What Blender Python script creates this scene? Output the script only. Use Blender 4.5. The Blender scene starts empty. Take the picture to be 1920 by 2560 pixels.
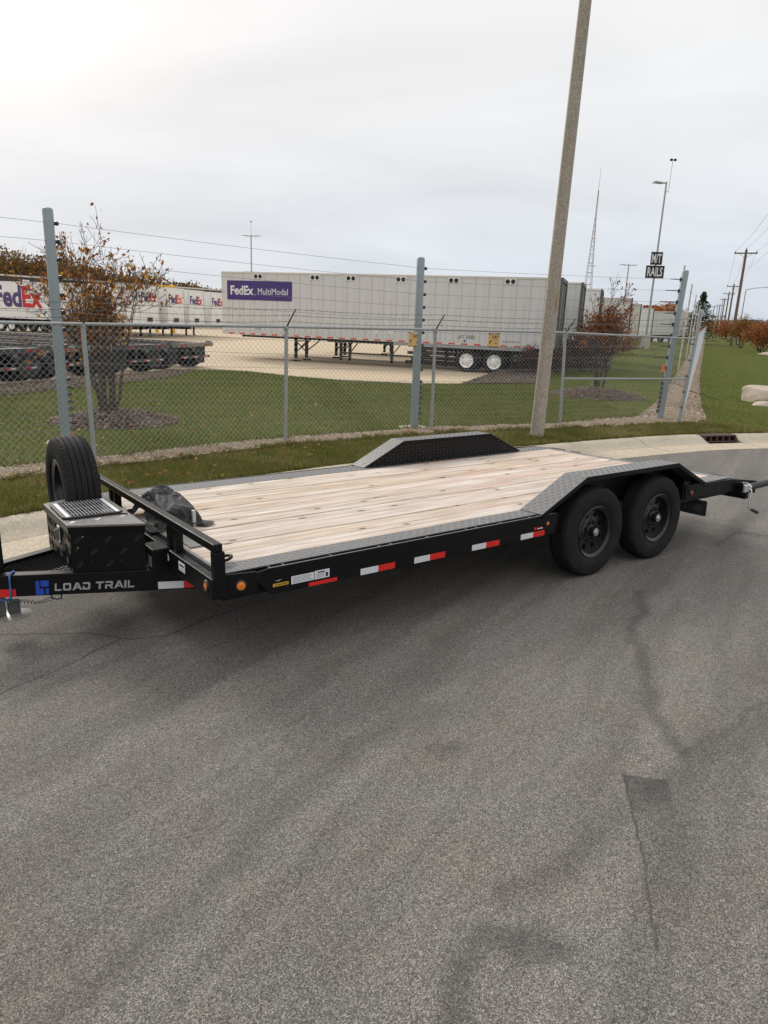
import bpy, bmesh, math, random
import numpy as np
from mathutils import Matrix, Vector

random.seed(7)
rng = np.random.default_rng(11)
R = math.radians
scene = bpy.context.scene
COL = scene.collection

# ------------------------------------------------------------------ camera
CAMZ, PITCH, ROLL = 1.9973, 0.2666, 0.0394
cp, sp, cr, sr = math.cos(PITCH), math.sin(PITCH), math.cos(ROLL), math.sin(ROLL)
r0, u0, fw = Vector((1, 0, 0)), Vector((0, sp, cp)), Vector((0, cp, -sp))
right = r0 * cr + u0 * sr
up = u0 * cr - r0 * sr
cam_d = bpy.data.cameras.new('camera')
cam = bpy.data.objects.new('camera', cam_d)
COL.objects.link(cam)
m = Matrix.Identity(4)
for i in range(3):
    m[i][0], m[i][1], m[i][2] = right[i], up[i], -fw[i]
m[2][3] = CAMZ
cam.matrix_world = m
cam_d.sensor_fit = 'HORIZONTAL'
cam_d.sensor_width = 36
cam_d.lens = 1752.87 / 1920 * 36
cam_d.clip_start = 0.05
cam_d.clip_end = 6000
scene.camera = cam

# ------------------------------------------------------------------ light
SUN_AZ, SUN_EL = R(-40), R(33)          # azimuth measured from +Y towards +X
sun_dir = Vector((math.sin(SUN_AZ) * math.cos(SUN_EL), math.cos(SUN_AZ) * math.cos(SUN_EL), math.sin(SUN_EL)))
sun_d = bpy.data.lights.new('sun', 'SUN')
sun_d.energy = 2.0
sun_d.angle = R(18)
sun_d.color = (1.0, 0.93, 0.83)
sun = bpy.data.objects.new('sun', sun_d)
COL.objects.link(sun)
sun.rotation_euler = (-sun_dir).to_track_quat('-Z', 'Y').to_euler()

scene.view_settings.view_transform = 'Standard'
scene.view_settings.look = 'None'
scene.view_settings.gamma = 1
scene.view_settings.exposure = 0.08


class NT:
    """small helper to write node trees"""
    def __init__(self, tree):
        self.t = tree
        tree.nodes.clear()

    def n(self, typ, **kw):
        nd = self.t.nodes.new(typ)
        for k, v in kw.items():
            setattr(nd, k, v)
        return nd

    def l(self, a, b):
        self.t.links.new(a, b)

    def put(self, sock, v):
        if v is None:
            return
        if isinstance(v, bpy.types.NodeSocket):
            self.l(v, sock)
        elif isinstance(v, (tuple, list)) and len(v) == 3 and sock.type == 'RGBA':
            sock.default_value = (*v, 1)
        else:
            sock.default_value = v

    def math(self, op, a, b=None, c=None, clamp=False):
        nd = self.n('ShaderNodeMath', operation=op, use_clamp=clamp)
        for i, v in enumerate((a, b, c)):
            self.put(nd.inputs[i], v)
        return nd.outputs[0]

    def vmath(self, op, a, b=None, scale=None):
        nd = self.n('ShaderNodeVectorMath', operation=op)
        self.put(nd.inputs[0], a)
        if b is not None:
            self.put(nd.inputs[1], b)
        if scale is not None:
            self.put(nd.inputs['Scale'], scale)
        return nd.outputs['Value'] if op in ('DOT_PRODUCT', 'LENGTH', 'DISTANCE') else nd.outputs[0]

    def mix(self, fac, a, b, mode='MIX'):
        nd = self.n('ShaderNodeMix', data_type='RGBA', blend_type=mode)
        self.put(nd.inputs[0], fac)
        self.put(nd.inputs[6], a)
        self.put(nd.inputs[7], b)
        return nd.outputs[2]

    def ramp(self, fac, stops, interp='LINEAR'):
        nd = self.n('ShaderNodeValToRGB')
        cr_ = nd.color_ramp
        cr_.interpolation = interp
        while len(cr_.elements) < len(stops):
            cr_.elements.new(0.5)
        for e, (p, c) in zip(cr_.elements, stops):
            e.position = p
            e.color = (*c, 1) if isinstance(c, tuple) else (c, c, c, 1)
        self.put(nd.inputs[0], fac)
        return nd.outputs[0]

    def noise(self, vec, scale, detail=4, rough=.55, dist=0.0, col=False):
        nd = self.n('ShaderNodeTexNoise')
        self.put(nd.inputs['Vector'], vec)
        nd.inputs['Scale'].default_value = scale
        nd.inputs['Detail'].default_value = detail
        nd.inputs['Roughness'].default_value = rough
        nd.inputs['Distortion'].default_value = dist
        return nd.outputs['Color' if col else 'Fac']

    def voro(self, vec, scale, feature='F1', out='Distance', rand=1.0, dim='3D'):
        nd = self.n('ShaderNodeTexVoronoi', feature=feature, voronoi_dimensions=dim)
        self.put(nd.inputs['Vector'], vec)
        nd.inputs['Scale'].default_value = scale
        nd.inputs['Randomness'].default_value = rand
        return nd.outputs[out]

    def smooth(self, v, a, b):
        nd = self.n('ShaderNodeMapRange', interpolation_type='SMOOTHSTEP')
        self.put(nd.inputs[0], v)
        nd.inputs[1].default_value = a
        nd.inputs[2].default_value = b
        return nd.outputs[0]

    def scale(self, vec, s):
        return self.vmath('MULTIPLY', vec, s)

    def coord(self, kind='Object'):
        return self.n('ShaderNodeTexCoord').outputs[kind]

    def sep(self, v):
        nd = self.n('ShaderNodeSeparateXYZ')
        self.put(nd.inputs[0], v)
        return nd.outputs


# overcast sky: physical sky behind a soft cloud deck, brighter towards the zenith and round the veiled sun
world = bpy.data.worlds.new('World')
scene.world = world
world.use_nodes = True
w = NT(world.node_tree)
d = w.coord('Generated')
dz = w.sep(d)[2]
sky = w.n('ShaderNodeTexSky', sky_type='NISHITA')
sky.sun_disc = False
sky.sun_elevation = SUN_EL
sky.sun_rotation = SUN_AZ
sky.air_density = 1.0
sky.dust_density = 2.0
deck = w.ramp(w.math('MAXIMUM', dz, 0.0), [(0.0, (6.2, 6.8, 7.6)), (.10, (6.9, 7.3, 7.85)), (.24, (8.1, 8.15, 8.2)), (.38, (8.9, 8.85, 8.8)), (1.0, (12.6, 12.5, 12.4))])
flat = w.vmath('DIVIDE', d, None)
cmb = w.n('ShaderNodeCombineXYZ')
den = w.math('ADD', w.math('ABSOLUTE', dz), 0.22)
for i in (0, 1, 2):
    w.l(den, cmb.inputs[i])
w.l(cmb.outputs[0], flat.node.inputs[1])
cl = w.noise(w.scale(flat, (1.0, 1.7, 1.0)), 0.9, 6, .52, .6)
cl2 = w.noise(flat, 0.38, 3, .5)
clouds = w.math('ADD', w.math('MULTIPLY', cl, .40), w.math('MULTIPLY', cl2, .34))
clouds = w.math('ADD', clouds, .64)
deck = w.vmath('SCALE', deck, scale=clouds)
glow = w.math('POWER', w.math('MAXIMUM', w.vmath('DOT_PRODUCT', d, tuple(sun_dir)), 0.0), 7.0)
glow_c = w.vmath('SCALE', (1.15, .62, 0.28), scale=w.math('MULTIPLY', glow, w.math('ADD', .45, w.math('MULTIPLY', cl, 1.1))))
deck = w.vmath('ADD', deck, glow_c)
final = w.mix(.93, sky.outputs[0], deck)
bg = w.n('ShaderNodeBackground')
bg.inputs['Strength'].default_value = 0.1
w.l(final, bg.inputs['Color'])
wo = w.n('ShaderNodeOutputWorld')
w.l(bg.outputs[0], wo.inputs['Surface'])

# ------------------------------------------------------------------ materials
MATS = {}


def new_mat(name):
    mt = bpy.data.materials.new(name)
    mt.use_nodes = True
    nt = NT(mt.node_tree)
    b = nt.n('ShaderNodeBsdfPrincipled')
    o = nt.n('ShaderNodeOutputMaterial')
    nt.l(b.outputs[0], o.inputs[0])
    MATS[name] = mt
    return mt, nt, b


def bump(nt, b, h, strength=.3, dist=.01):
    bp = nt.n('ShaderNodeBump')
    bp.inputs['Strength'].default_value = strength
    bp.inputs['Distance'].default_value = dist
    nt.put(bp.inputs['Height'], h)
    nt.l(bp.outputs[0], b.inputs['Normal'])


def simple(name, col, rough=.5, metal=0., var=.15, vscale=8., dirt=None, bmp=0., bscale=60., spec=.5, coat=0., streak=0.):
    """paint / metal with uneven tone, roughness and a little dust"""
    mt, nt, b = new_mat(name)
    v = nt.coord('Object')
    n1 = nt.noise(v, vscale, 5, .6)
    f = nt.math('ADD', nt.math('MULTIPLY', nt.math('SUBTRACT', n1, .5), var * 2), 1.0)
    c = nt.vmath('SCALE', tuple(col), scale=f)
    if dirt:
        n2 = nt.smooth(nt.noise(v, vscale * .45, 6, .7), .45, .75)
        c = nt.mix(nt.math('MULTIPLY', n2, dirt[1]), c, dirt[0])
    if streak:
        sk = nt.smooth(nt.noise(nt.scale(v, (5, 5, .22)), 1.0, 5, .65), .50, .78)
        c = nt.mix(nt.math('MULTIPLY', sk, streak), c, (.24, .215, .185))
    nt.l(c, b.inputs['Base Color'])
    b.inputs['Metallic'].default_value = metal
    rr_ = nt.math('ADD', nt.math('MULTIPLY', nt.math('SUBTRACT', nt.noise(v, vscale * 2.3, 4), .5), .35), rough, clamp=True)
    nt.l(rr_, b.inputs['Roughness'])
    b.inputs['Specular IOR Level'].default_value = spec
    b.inputs['Coat Weight'].default_value = coat
    if bmp:
        bump(nt, b, nt.noise(v, bscale, 3), bmp, .004)
    return mt


simple('black_paint', (.0045, .0045, .0048), .40, var=.3, dirt=((.018, .017, .016), .15), vscale=5, spec=.2)
simple('black_dusty_sheen', (.125, .124, .124), .33, var=.2, dirt=((.19, .18, .17), .35), vscale=9, spec=.7)  # dusty black, base tone also raised to stand in for sky reflection
simple('black_plate', (.006, .006, .0065), .30, var=.25, dirt=((.03, .03, .03), .2), vscale=6, spec=.16)
simple('ridge_black', (.010, .010, .011), .30, var=.2, spec=.5)
simple('black_plastic', (.014, .014, .015), .5, var=.2)
simple('dark_under', (.006, .006, .006), .8, var=.3, spec=.2)
simple('rubber', (.015, .015, .0155), .74, var=.25, dirt=((.035, .033, .031), .3), bmp=.15, bscale=120, spec=.16)
simple('rim_black', (.012, .012, .013), .28, var=.2, dirt=((.05, .047, .045), .2))
simple('silver', (.62, .62, .62), .3, 1.0, var=.1)
simple('galv', (.36, .375, .38), .5, .45, var=.18, vscale=14, dirt=((.2, .19, .17), .3))
simple('galv_dark', (.12, .125, .125), .5, .5, var=.2)
simple('galv_bright', (.46, .48, .50), .48, .4, var=.12)
simple('post_grey', (.235, .275, .295), .42, var=.10, vscale=5, dirt=((.3, .3, .28), .2))
simple('wire', (.22, .22, .22), .5, .4, var=.1)
simple('barb', (.11, .105, .10), .55, .5, var=.2)
simple('insulator', (.012, .012, .013), .35, var=.2)
simple('conc_light', (.46, .42, .36), .85, var=.14, vscale=3, dirt=((.30, .27, .22), .45), bmp=.25, bscale=160, spec=.3)
simple('white_paint', (.76, .76, .75), .42, var=.05, vscale=1.2, dirt=((.5, .48, .44), .2), streak=.22)
simple('grey_panel', (.63, .625, .61), .42, .0, var=.06, vscale=1.0, dirt=((.40, .385, .36), .25), streak=.4)
simple('grey_rail', (.56, .555, .54), .45, .0, var=.1, vscale=3)
simple('rear_frame', (.11, .105, .10), .55, .3, var=.3, vscale=4)
simple('cream_rail', (.62, .57, .50), .5, var=.12, vscale=3)
simple('chassis_grey', (.045, .045, .047), .6, var=.3, vscale=3, dirt=((.16, .13, .10), .5))
simple('flap', (.020, .023, .030), .6, var=.2)
simple('bumper_tan', (.20, .175, .15), .6, var=.25, vscale=4)
simple('rim_white', (.88, .88, .86), .34, .0, var=.08, vscale=6, dirt=((.6, .56, .5), .15))
simple('red_tape', (.62, .018, .014), .3, var=.08, vscale=40)
simple('white_tape', (.62, .63, .65), .3, var=.06, vscale=40)
simple('red_lens', (.38, .008, .012), .2, var=.1, coat=.5)
simple('amber_lens', (.80, .20, .012), .22, var=.12, vscale=30, coat=.5)
simple('blue_logo', (.012, .06, .40), .35, var=.05)
simple('silver_logo', (.34, .35, .36), .4, .2, var=.05)
simple('purple', (.060, .032, .170), .4, var=.1, vscale=2)
simple('purple_mid', (.075, .05, .16), .4, var=.1, vscale=2)
simple('fed_red', (.52, .022, .03), .4, var=.08)
simple('fed_orange', (.85, .12, .02), .4, var=.05)
simple('logo_white', (.74, .73, .74), .45, var=.04)
simple('yellow_sign', (.74, .46, .13), .5, var=.1, vscale=8)
simple('yellow_paint', (.72, .42, .02), .5, var=.1)
simple('ink', (.015, .014, .013), .55, var=.1)
simple('ink_grey', (.22, .22, .24), .6, var=.1)
simple('sticker', (.66, .68, .71), .4, var=.05)
simple('sign_black', (.010, .011, .010), .5, var=.2)
simple('bark', (.085, .068, .058), .9, var=.35, vscale=14, bmp=.6, bscale=40, spec=.2)
simple('bark_dark', (.055, .042, .038), .9, var=.3, vscale=14, spec=.2)
simple('pole_wood', (.17, .13, .095), .85, var=.3, vscale=3, spec=.2)
simple('stone', (.47, .40, .32), .85, var=.35, vscale=4, dirt=((.22, .18, .15), .6), bmp=.9, bscale=12, spec=.25)
simple('iron_rust', (.085, .045, .036), .75, .2, var=.35, vscale=20, bmp=.3)
simple('dark_hole', (.006, .006, .006), .9, var=.1)
simple('cover_fabric', (.034, .035, .037), .72, var=.2, vscale=10, dirt=((.08, .08, .08), .35), bmp=.12, bscale=220, spec=.3)
simple('blue_cable', (.05, .13, .36), .45, var=.1)
simple('clear_plate', (.36, .36, .33), .35, .35, var=.3, vscale=20)
simple('dock_dark', (.035, .035, .037), .6, var=.15, vscale=.5)
simple('dock_wall', (.52, .50, .46), .7, var=.08, vscale=.4)
simple('gravel_base', (.225, .175, .128), .95, var=.35, vscale=9, spec=.1, bmp=.5, bscale=70)
simple('dirt_ground', (.085, .085, .045), .95, var=.3, vscale=.2, spec=.1)
simple('orange_plastic', (.72, .17, .03), .45, var=.1)
simple('mast_steel', (.40, .36, .36), .6, .2, var=.1)


def m_asphalt():
    mt, nt, b = new_mat('asphalt')
    v = nt.coord('Object')
    wob = nt.vmath('SUBTRACT', nt.noise(v, 3.0, 4, .6, col=True), (.5, .5, .5))
    wob2 = nt.vmath('SUBTRACT', nt.noise(v, 16.0, 3, .6, col=True), (.5, .5, .5))
    vw = nt.vmath('ADD', v, nt.vmath('ADD', nt.scale(wob, (.10, .10, 0)), nt.scale(wob2, (.03, .03, 0))))
    vs = nt.vmath('ADD', v, nt.scale(wob, (.22, .22, 0)))
    # aggregate: binder with pale, mid and dark stones of two sizes
    a1 = nt.voro(v, 290, out='Color')
    s1 = nt.sep(a1)
    a2 = nt.voro(v, 135, out='Color')
    s2 = nt.sep(a2)
    d2 = nt.voro(v, 135)
    stones = nt.ramp(s1[0], [(0, (.045, .043, .040)), (.33, (.092, .087, .081)), (.60, (.140, .132, .122)), (.84, (.210, .197, .181)), (1, (.36, .338, .312))])
    big = nt.ramp(s2[1], [(0, (.05, .048, .045)), (.5, (.13, .121, .112)), (1, (.32, .30, .275))])
    c = nt.mix(nt.math('MULTIPLY', nt.smooth(d2, .75, .25), .42), stones, big)
    mid = nt.noise(v, 38, 6, .75)
    c = nt.vmath('SCALE', c, scale=nt.math('ADD', .66, nt.math('MULTIPLY', mid, .66)))
    # slow patches, warm and cool
    big_n = nt.noise(v, .8, 5, .6)
    c = nt.vmath('SCALE', c, scale=nt.math('ADD', .84, nt.math('MULTIPLY', big_n, .32)))
    c = nt.mix(nt.smooth(nt.noise(v, 2.1, 4, .6), .40, .68), c, nt.mix(1.0, c, (1.03, .995, .96), 'MULTIPLY'))
    # rolled traffic lanes: streaks along the lane (local x)
    rot = nt.n('ShaderNodeVectorRotate', rotation_type='Z_AXIS')
    nt.l(vs, rot.inputs['Vector'])
    rot.inputs['Angle'].default_value = R(-23)
    st = nt.noise(nt.scale(rot.outputs[0], (.16, 3.0, 1)), 1.0, 4, .62)
    st2 = nt.noise(nt.scale(rot.outputs[0], (.30, 9.0, 1)), 1.0, 3, .6)
    c = nt.vmath('SCALE', c, scale=nt.math('ADD', .78, nt.math('ADD', nt.math('MULTIPLY', nt.smooth(st, .36, .62), .27), nt.math('MULTIPLY', st2, .20))))
    fine = nt.noise(nt.scale(v, (.8, 9.0, 1)), 1.0, 3, .6)
    c = nt.vmath('SCALE', c, scale=nt.math('ADD', .93, nt.math('MULTIPLY', fine, .14)))

    def seg(p, q, wdt, soft, src):
        ax, ay = p
        dx, dy = q[0] - ax, q[1] - ay
        L2 = dx * dx + dy * dy
        rel = nt.vmath('SUBTRACT', src, (ax, ay, 0))
        t = nt.math('MULTIPLY', nt.vmath('DOT_PRODUCT', rel, (dx, dy, 0)), 1 / L2, clamp=True)
        foot = nt.vmath('SCALE', (dx, dy, 0), scale=t)
        return nt.smooth(nt.vmath('DISTANCE', nt.scale(rel, (1, 1, 0)), foot), wdt + soft, max(wdt - soft, 0))

    def poly(pts, wdt, soft, src):
        out = None
        for p, q in zip(pts[:-1], pts[1:]):
            s = seg(p, q, wdt, soft, src)
            out = s if out is None else nt.math('MAXIMUM', out, s)
        return out
    marks = [  # (points, half width, softness, darkness)
        ([(3.34, -.46), (2.6, -.92), (2.24, -1.2), (1.79, -1.57), (1.52, -1.9)], .040, .04, .36),
        ([(3.0, -2.05), (2.26, -1.98), (1.43, -1.99), (.93, -2.0), (.2, -2.07)], .05, .06, .22),
        ([(2.8, -1.88), (1.9, -1.9), (1.45, -1.93)], .02, .03, .25),
        ([(-.30, -2.32), (-.12, -2.17), (.03, -2.14), (.17, -2.31)], .045, .045, .38),
        ([(-1.5, -1.72), (-1.09, -1.59), (-.7, -1.44), (-.22, -1.17), (.28, -.99), (.8, -.9)], .06, .09, .26),
        ([(1.148, -1.845), (.93, -2.06), (.44, -2.49)], .003, .007, .45),
        ([(.58, -1.22), (.66, -1.25)], .06, .05, .28),
        ([(2.2, -2.4), (1.6, -2.5), (.9, -2.65)], .06, .08, .22),
        ([(9, -.6), (6, -.9), (4, -1.3), (2.6, -1.75)], .08, .12, .20),
        ([(9, .6), (6.5, .35), (5, -.1), (3.4, -.5)], .07, .12, .22),
        ([(5.1, -.1), (5.5, .02), (6.0, .1)], .02, .03, .3),
    ]
    for pts, wd, sf, dk in marks:
        k = poly(pts, wd, sf, vw if sf < .02 else vs)
        patch = nt.math('MULTIPLY', k, nt.math('MULTIPLY', dk, nt.math('ADD', .75, nt.noise(v, 9, 3, .7))))
        c = nt.mix(patch, c, (.035, .034, .035))
    # straight-edged worn strip, dark at its head and fading along its length
    rel = nt.vmath('SUBTRACT', nt.vmath('ADD', v, nt.scale(wob2, (.02, .02, 0))), (1.15, -1.84, 0))
    su = nt.vmath('DOT_PRODUCT', rel, (-.743, -.669, 0))
    sw = nt.vmath('DOT_PRODUCT', rel, (.669, -.743, 0))
    box_ = nt.math('MULTIPLY', nt.smooth(su, -.006, .008), nt.math('MULTIPLY', nt.smooth(sw, -.004, .006), nt.smooth(sw, .21, .165)))
    fade = nt.math('ADD', nt.math('MULTIPLY', nt.smooth(su, .26, .02), .34), nt.math('MULTIPLY', nt.smooth(su, .95, .1), .24))
    c = nt.mix(nt.math('MULTIPLY', nt.math('MULTIPLY', box_, fade), nt.math('ADD', .6, nt.math('MULTIPLY', nt.noise(v, 12, 3, .7), .9))), c, (.03, .029, .03))
    cracks = poly([(-1.6, 1.55), (-.88, 1.40), (-.4, 1.12), (-.2, .86), (.0, .78), (.3, .93), (.5, .97), (.93, 1.04)], .004, .007, vw)
    cracks = nt.math('MAXIMUM', cracks, poly([(-1.6, .4), (-1.0, .54), (-.67, .68), (-.26, .92)], .003, .006, vw))
    cracks = nt.math('MAXIMUM', cracks, poly([(5.55, .5), (5.9, -.2), (6.3, -.75), (7.0, -1.6)], .006, .010, vw))
    c = nt.mix(nt.math('MULTIPLY', cracks, .75), c, (.02, .019, .018))
    # few dark spots
    sd = nt.voro(v, 1.7)
    spots = nt.smooth(nt.math('ADD', sd, nt.math('MULTIPLY', nt.noise(v, 25, 2), .03)), .030, .018)
    c = nt.mix(nt.math('MULTIPLY', spots, .8), c, (.025, .022, .02))
    c = nt.vmath('SCALE', c, scale=1.0)
    nt.l(c, b.inputs['Base Color'])
    b.inputs['Roughness'].default_value = .86
    b.inputs['Specular IOR Level'].default_value = .3
    h = nt.math('ADD', nt.math('MULTIPLY', nt.voro(v, 290), -1.0), nt.math('MULTIPLY', d2, -.8))
    h = nt.math('SUBTRACT', h, nt.math('MULTIPLY', cracks, 3.0))
    bump(nt, b, h, .55, .0025)
    return mt


def m_concrete(name, col, tan, speck=90, dirtc=(.2, .18, .15)):
    mt, nt, b = new_mat(name)
    v = nt.coord('Object')
    n1 = nt.noise(v, .6, 6, .6)
    n2 = nt.noise(v, 5, 5, .65)
    c = nt.mix(n1, col, tan)
    c = nt.vmath('SCALE', c, scale=nt.math('ADD', .82, nt.math('MULTIPLY', n2, .34)))
    c = nt.mix(nt.math('MULTIPLY', nt.smooth(nt.noise(v, 1.7, 6, .7), .54, .78), .5), c, dirtc)
    s = nt.sep(nt.voro(v, speck, out='Color'))
    c = nt.vmath('SCALE', c, scale=nt.math('ADD', .80, nt.math('MULTIPLY', s[0], .40)))
    pit = nt.smooth(nt.voro(v, 22), .16, .07)
    c = nt.mix(nt.math('MULTIPLY', pit, .5), c, (.14, .12, .1))
    nt.l(c, b.inputs['Base Color'])
    b.inputs['Roughness'].default_value = .88
    b.inputs['Specular IOR Level'].default_value = .25
    bump(nt, b, nt.math('ADD', s[0], nt.math('MULTIPLY', n2, 2)), .25, .003)
    return mt


def m_yard():
    mt, nt, b = new_mat('yard_concrete')
    v = nt.coord('Object')
    n1 = nt.noise(v, .12, 5, .6)
    c = nt.mix(n1, (.52, .415, .285), (.46, .37, .26))
    c = nt.mix(nt.math('MULTIPLY', nt.smooth(nt.noise(nt.scale(v, (.25, 1.2, 1)), .5, 5, .65), .5, .8), .35), c, (.30, .25, .19))
    c = nt.vmath('SCALE', c, scale=nt.math('ADD', .9, nt.math('MULTIPLY', nt.noise(v, 3, 4), .2)))
    # saw-cut slab joints
    rot = nt.n('ShaderNodeVectorRotate', rotation_type='Z_AXIS')
    nt.l(v, rot.inputs['Vector'])
    rot.inputs['Angle'].default_value = .31
    s = nt.sep(rot.outputs[0])
    for k, per in ((0, 5.0), (1, 4.5)):
        f = nt.math('ABSOLUTE', nt.math('SUBTRACT', nt.math('FRACT', nt.math('MULTIPLY', s[k], 1 / per)), .5))
        c = nt.mix(nt.math('MULTIPLY', nt.math('LESS_THAN', f, .006), .55), c, (.16, .13, .1))
    nt.l(c, b.inputs['Base Color'])
    b.inputs['Roughness'].default_value = .85
    b.inputs['Specular IOR Level'].default_value = .25
    return mt


def m_grass_base():
    mt, nt, b = new_mat('grass_soil')
    v = nt.coord('Object')
    n1 = nt.noise(v, .5, 5, .6)
    n2 = nt.noise(v, 14, 4, .7)
    c = nt.mix(n1, (.066, .082, .013), (.088, .102, .020))
    c = nt.mix(nt.smooth(nt.noise(v, 1.3, 5, .65), .52, .74), c, (.115, .10, .045))
    c = nt.vmath('SCALE', c, scale=nt.math('ADD', .55, nt.math('MULTIPLY', n2, .9)))
    nt.l(c, b.inputs['Base Color'])
    b.inputs['Roughness'].default_value = .95
    b.inputs['Specular IOR Level'].default_value = .1
    bump(nt, b, nt.noise(v, 60, 3), .6, .02)
    return mt


def m_attr(name, stops, rough=.7, trans=0.0, spec=.25, attr='rnd'):
    """colour picked per blade / leaf / stone from a stored random value"""
    mt, nt, b = new_mat(name)
    a = nt.n('ShaderNodeAttribute', attribute_name=attr)
    c = nt.ramp(a.outputs['Fac'], stops)
    nt.l(c, b.inputs['Base Color'])
    b.inputs['Roughness'].default_value = rough
    b.inputs['Specular IOR Level'].default_value = spec
    if trans:
        tr = nt.n('ShaderNodeBsdfTranslucent')
        nt.l(c, tr.inputs[0])
        ms = nt.n('ShaderNodeMixShader')
        ms.inputs[0].default_value = trans
        nt.l(b.outputs[0], ms.inputs[1])
        nt.l(tr.outputs[0], ms.inputs[2])
        out = [n for n in nt.t.nodes if n.type == 'OUTPUT_MATERIAL'][0]
        nt.l(ms.outputs[0], out.inputs[0])
    return mt


def m_wood():
    mt, nt, b = new_mat('deck_wood')
    v = nt.coord('Object')
    oi = nt.n('ShaderNodeObjectInfo')
    rnd = oi.outputs['Random']
    off = nt.n('ShaderNodeCombineXYZ')
    nt.l(nt.math('MULTIPLY', rnd, 37.0), off.inputs[0])
    nt.l(nt.math('MULTIPLY', rnd, 91.0), off.inputs[1])
    p = nt.vmath('ADD', v, off.outputs[0])
    # knots: sparse cells squeezed along the board
    kv = nt.scale(p, (2.1, 4.4, 1))
    kd = nt.voro(kv, 1.0, rand=.9, dim='2D')
    krand = nt.sep(nt.voro(kv, 1.0, out='Color', rand=.9, dim='2D'))[0]
    has = nt.math('GREATER_THAN', krand, .40)
    knot = nt.math('MULTIPLY', nt.smooth(kd, .085, .045), has)
    halo = nt.math('MULTIPLY', nt.smooth(kd, .32, .06), has)
    bend = nt.vmath('ADD', p, nt.n('ShaderNodeCombineXYZ').outputs[0])
    cb = bend.node.inputs[1].links[0].from_node
    nt.l(nt.math('MULTIPLY', halo, .022), cb.inputs[1])
    g = nt.smooth(nt.noise(nt.scale(bend, (1.0, 30, 4)), 1.0, 5, .62, .9), .30, .68)
    g2 = nt.smooth(nt.noise(nt.scale(bend, (2.0, 110, 8)), 1.0, 3, .6), .3, .7)
    c = nt.mix(g, (.36, .295, .245), (.64, .58, .52))
    tint = nt.ramp(rnd, [(0, (1.0, .97, .92)), (.3, (1.06, 1.0, .96)), (.55, (.98, .88, .76)), (.8, (1.04, 1.01, 1.0)), (1, (.92, .89, .88))])
    c = nt.mix(1.0, c, tint, 'MULTIPLY')
    # bleached areas, yellow stain, pink wash marks, grey weathering
    c = nt.mix(nt.math('MULTIPLY', nt.smooth(nt.noise(nt.scale(p, (.9, 5, 1)), 1.0, 4, .6), .42, .70), .6), c, (.70, .655, .61))
    c = nt.mix(nt.math('MULTIPLY', nt.smooth(nt.noise(nt.scale(p, (.7, 6, 1)), 1.0, 4, .6, .3), .56, .76), .5), c, (.47, .37, .24))
    px = nt.sep(v)[0]
    pink = nt.math('MULTIPLY', nt.smooth(nt.noise(nt.scale(p, (.8, 7, 1)), 1.3, 5, .65), .48, .70), nt.smooth(px, 1.5, 3.4))
    c = nt.mix(nt.math('MULTIPLY', pink, .6), c, (.60, .32, .30))
    c = nt.mix(nt.math('MULTIPLY', nt.smooth(nt.noise(nt.scale(p, (1.4, 9, 1)), 1.1, 6, .7), .50, .74), .6), c, (.30, .275, .25))
    c = nt.vmath('SCALE', c, scale=nt.math('ADD', .78, nt.math('MULTIPLY', g2, .36)))
    fine = nt.smooth(nt.noise(nt.scale(bend, (1.3, 62, 4)), 1.0, 4, .65), .62, .72)
    c = nt.mix(nt.math('MULTIPLY', fine, .65), c, (.20, .145, .105))
    c = nt.mix(nt.math('MULTIPLY', nt.math('SUBTRACT', halo, knot), .22), c, (.34, .24, .15))
    c = nt.mix(nt.math('MULTIPLY', knot, .85), c, (.07, .045, .03))
    nt.l(c, b.inputs['Base Color'])
    b.inputs['Roughness'].default_value = .8
    b.inputs['Specular IOR Level'].default_value = .25
    bump(nt, b, nt.math('SUBTRACT', nt.math('ADD', g, g2), nt.math('MULTIPLY', knot, 2)), .3, .004)
    return mt


def m_aggregate_pole():
    mt, nt, b = new_mat('pole_aggregate')
    v = nt.coord('Object')
    s = nt.sep(nt.voro(nt.scale(v, (1, 1, .8)), 150, out='Color'))
    c = nt.ramp(s[0], [(0, (.13, .105, .085)), (.35, (.29, .25, .20)), (.7, (.40, .35, .285)), (1, (.56, .51, .44))])
    c = nt.vmath('SCALE', c, scale=nt.math('ADD', .75, nt.math('MULTIPLY', nt.noise(nt.scale(v, (6, 6, .6)), 1, 4), .5)))
    nt.l(c, b.inputs['Base Color'])
    b.inputs['Roughness'].default_value = .9
    bump(nt, b, nt.voro(v, 90), .5, .004)
    return mt


def m_solar():
    mt, nt, b = new_mat('solar_cells')
    v = nt.coord('Object')
    s = nt.sep(v)
    c = (.018, .018, .022)
    fac = None
    for k, per, wd in ((0, .0205, .13), (1, .146, .018), (1, .0245, .06)):
        f = nt.math('ABSOLUTE', nt.math('SUBTRACT', nt.math('FRACT', nt.math('MULTIPLY', s[k], 1 / per)), .5))
        g = nt.math('LESS_THAN', f, wd)
        if per == .0245:
            g = nt.math('MULTIPLY', g, .35)
        fac = g if fac is None else nt.math('MAXIMUM', fac, g)
    c = nt.mix(nt.math('MULTIPLY', fac, .75), c, (.55, .56, .58))
    nt.l(c, b.inputs['Base Color'])
    b.inputs['Roughness'].default_value = .18
    return mt


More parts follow.
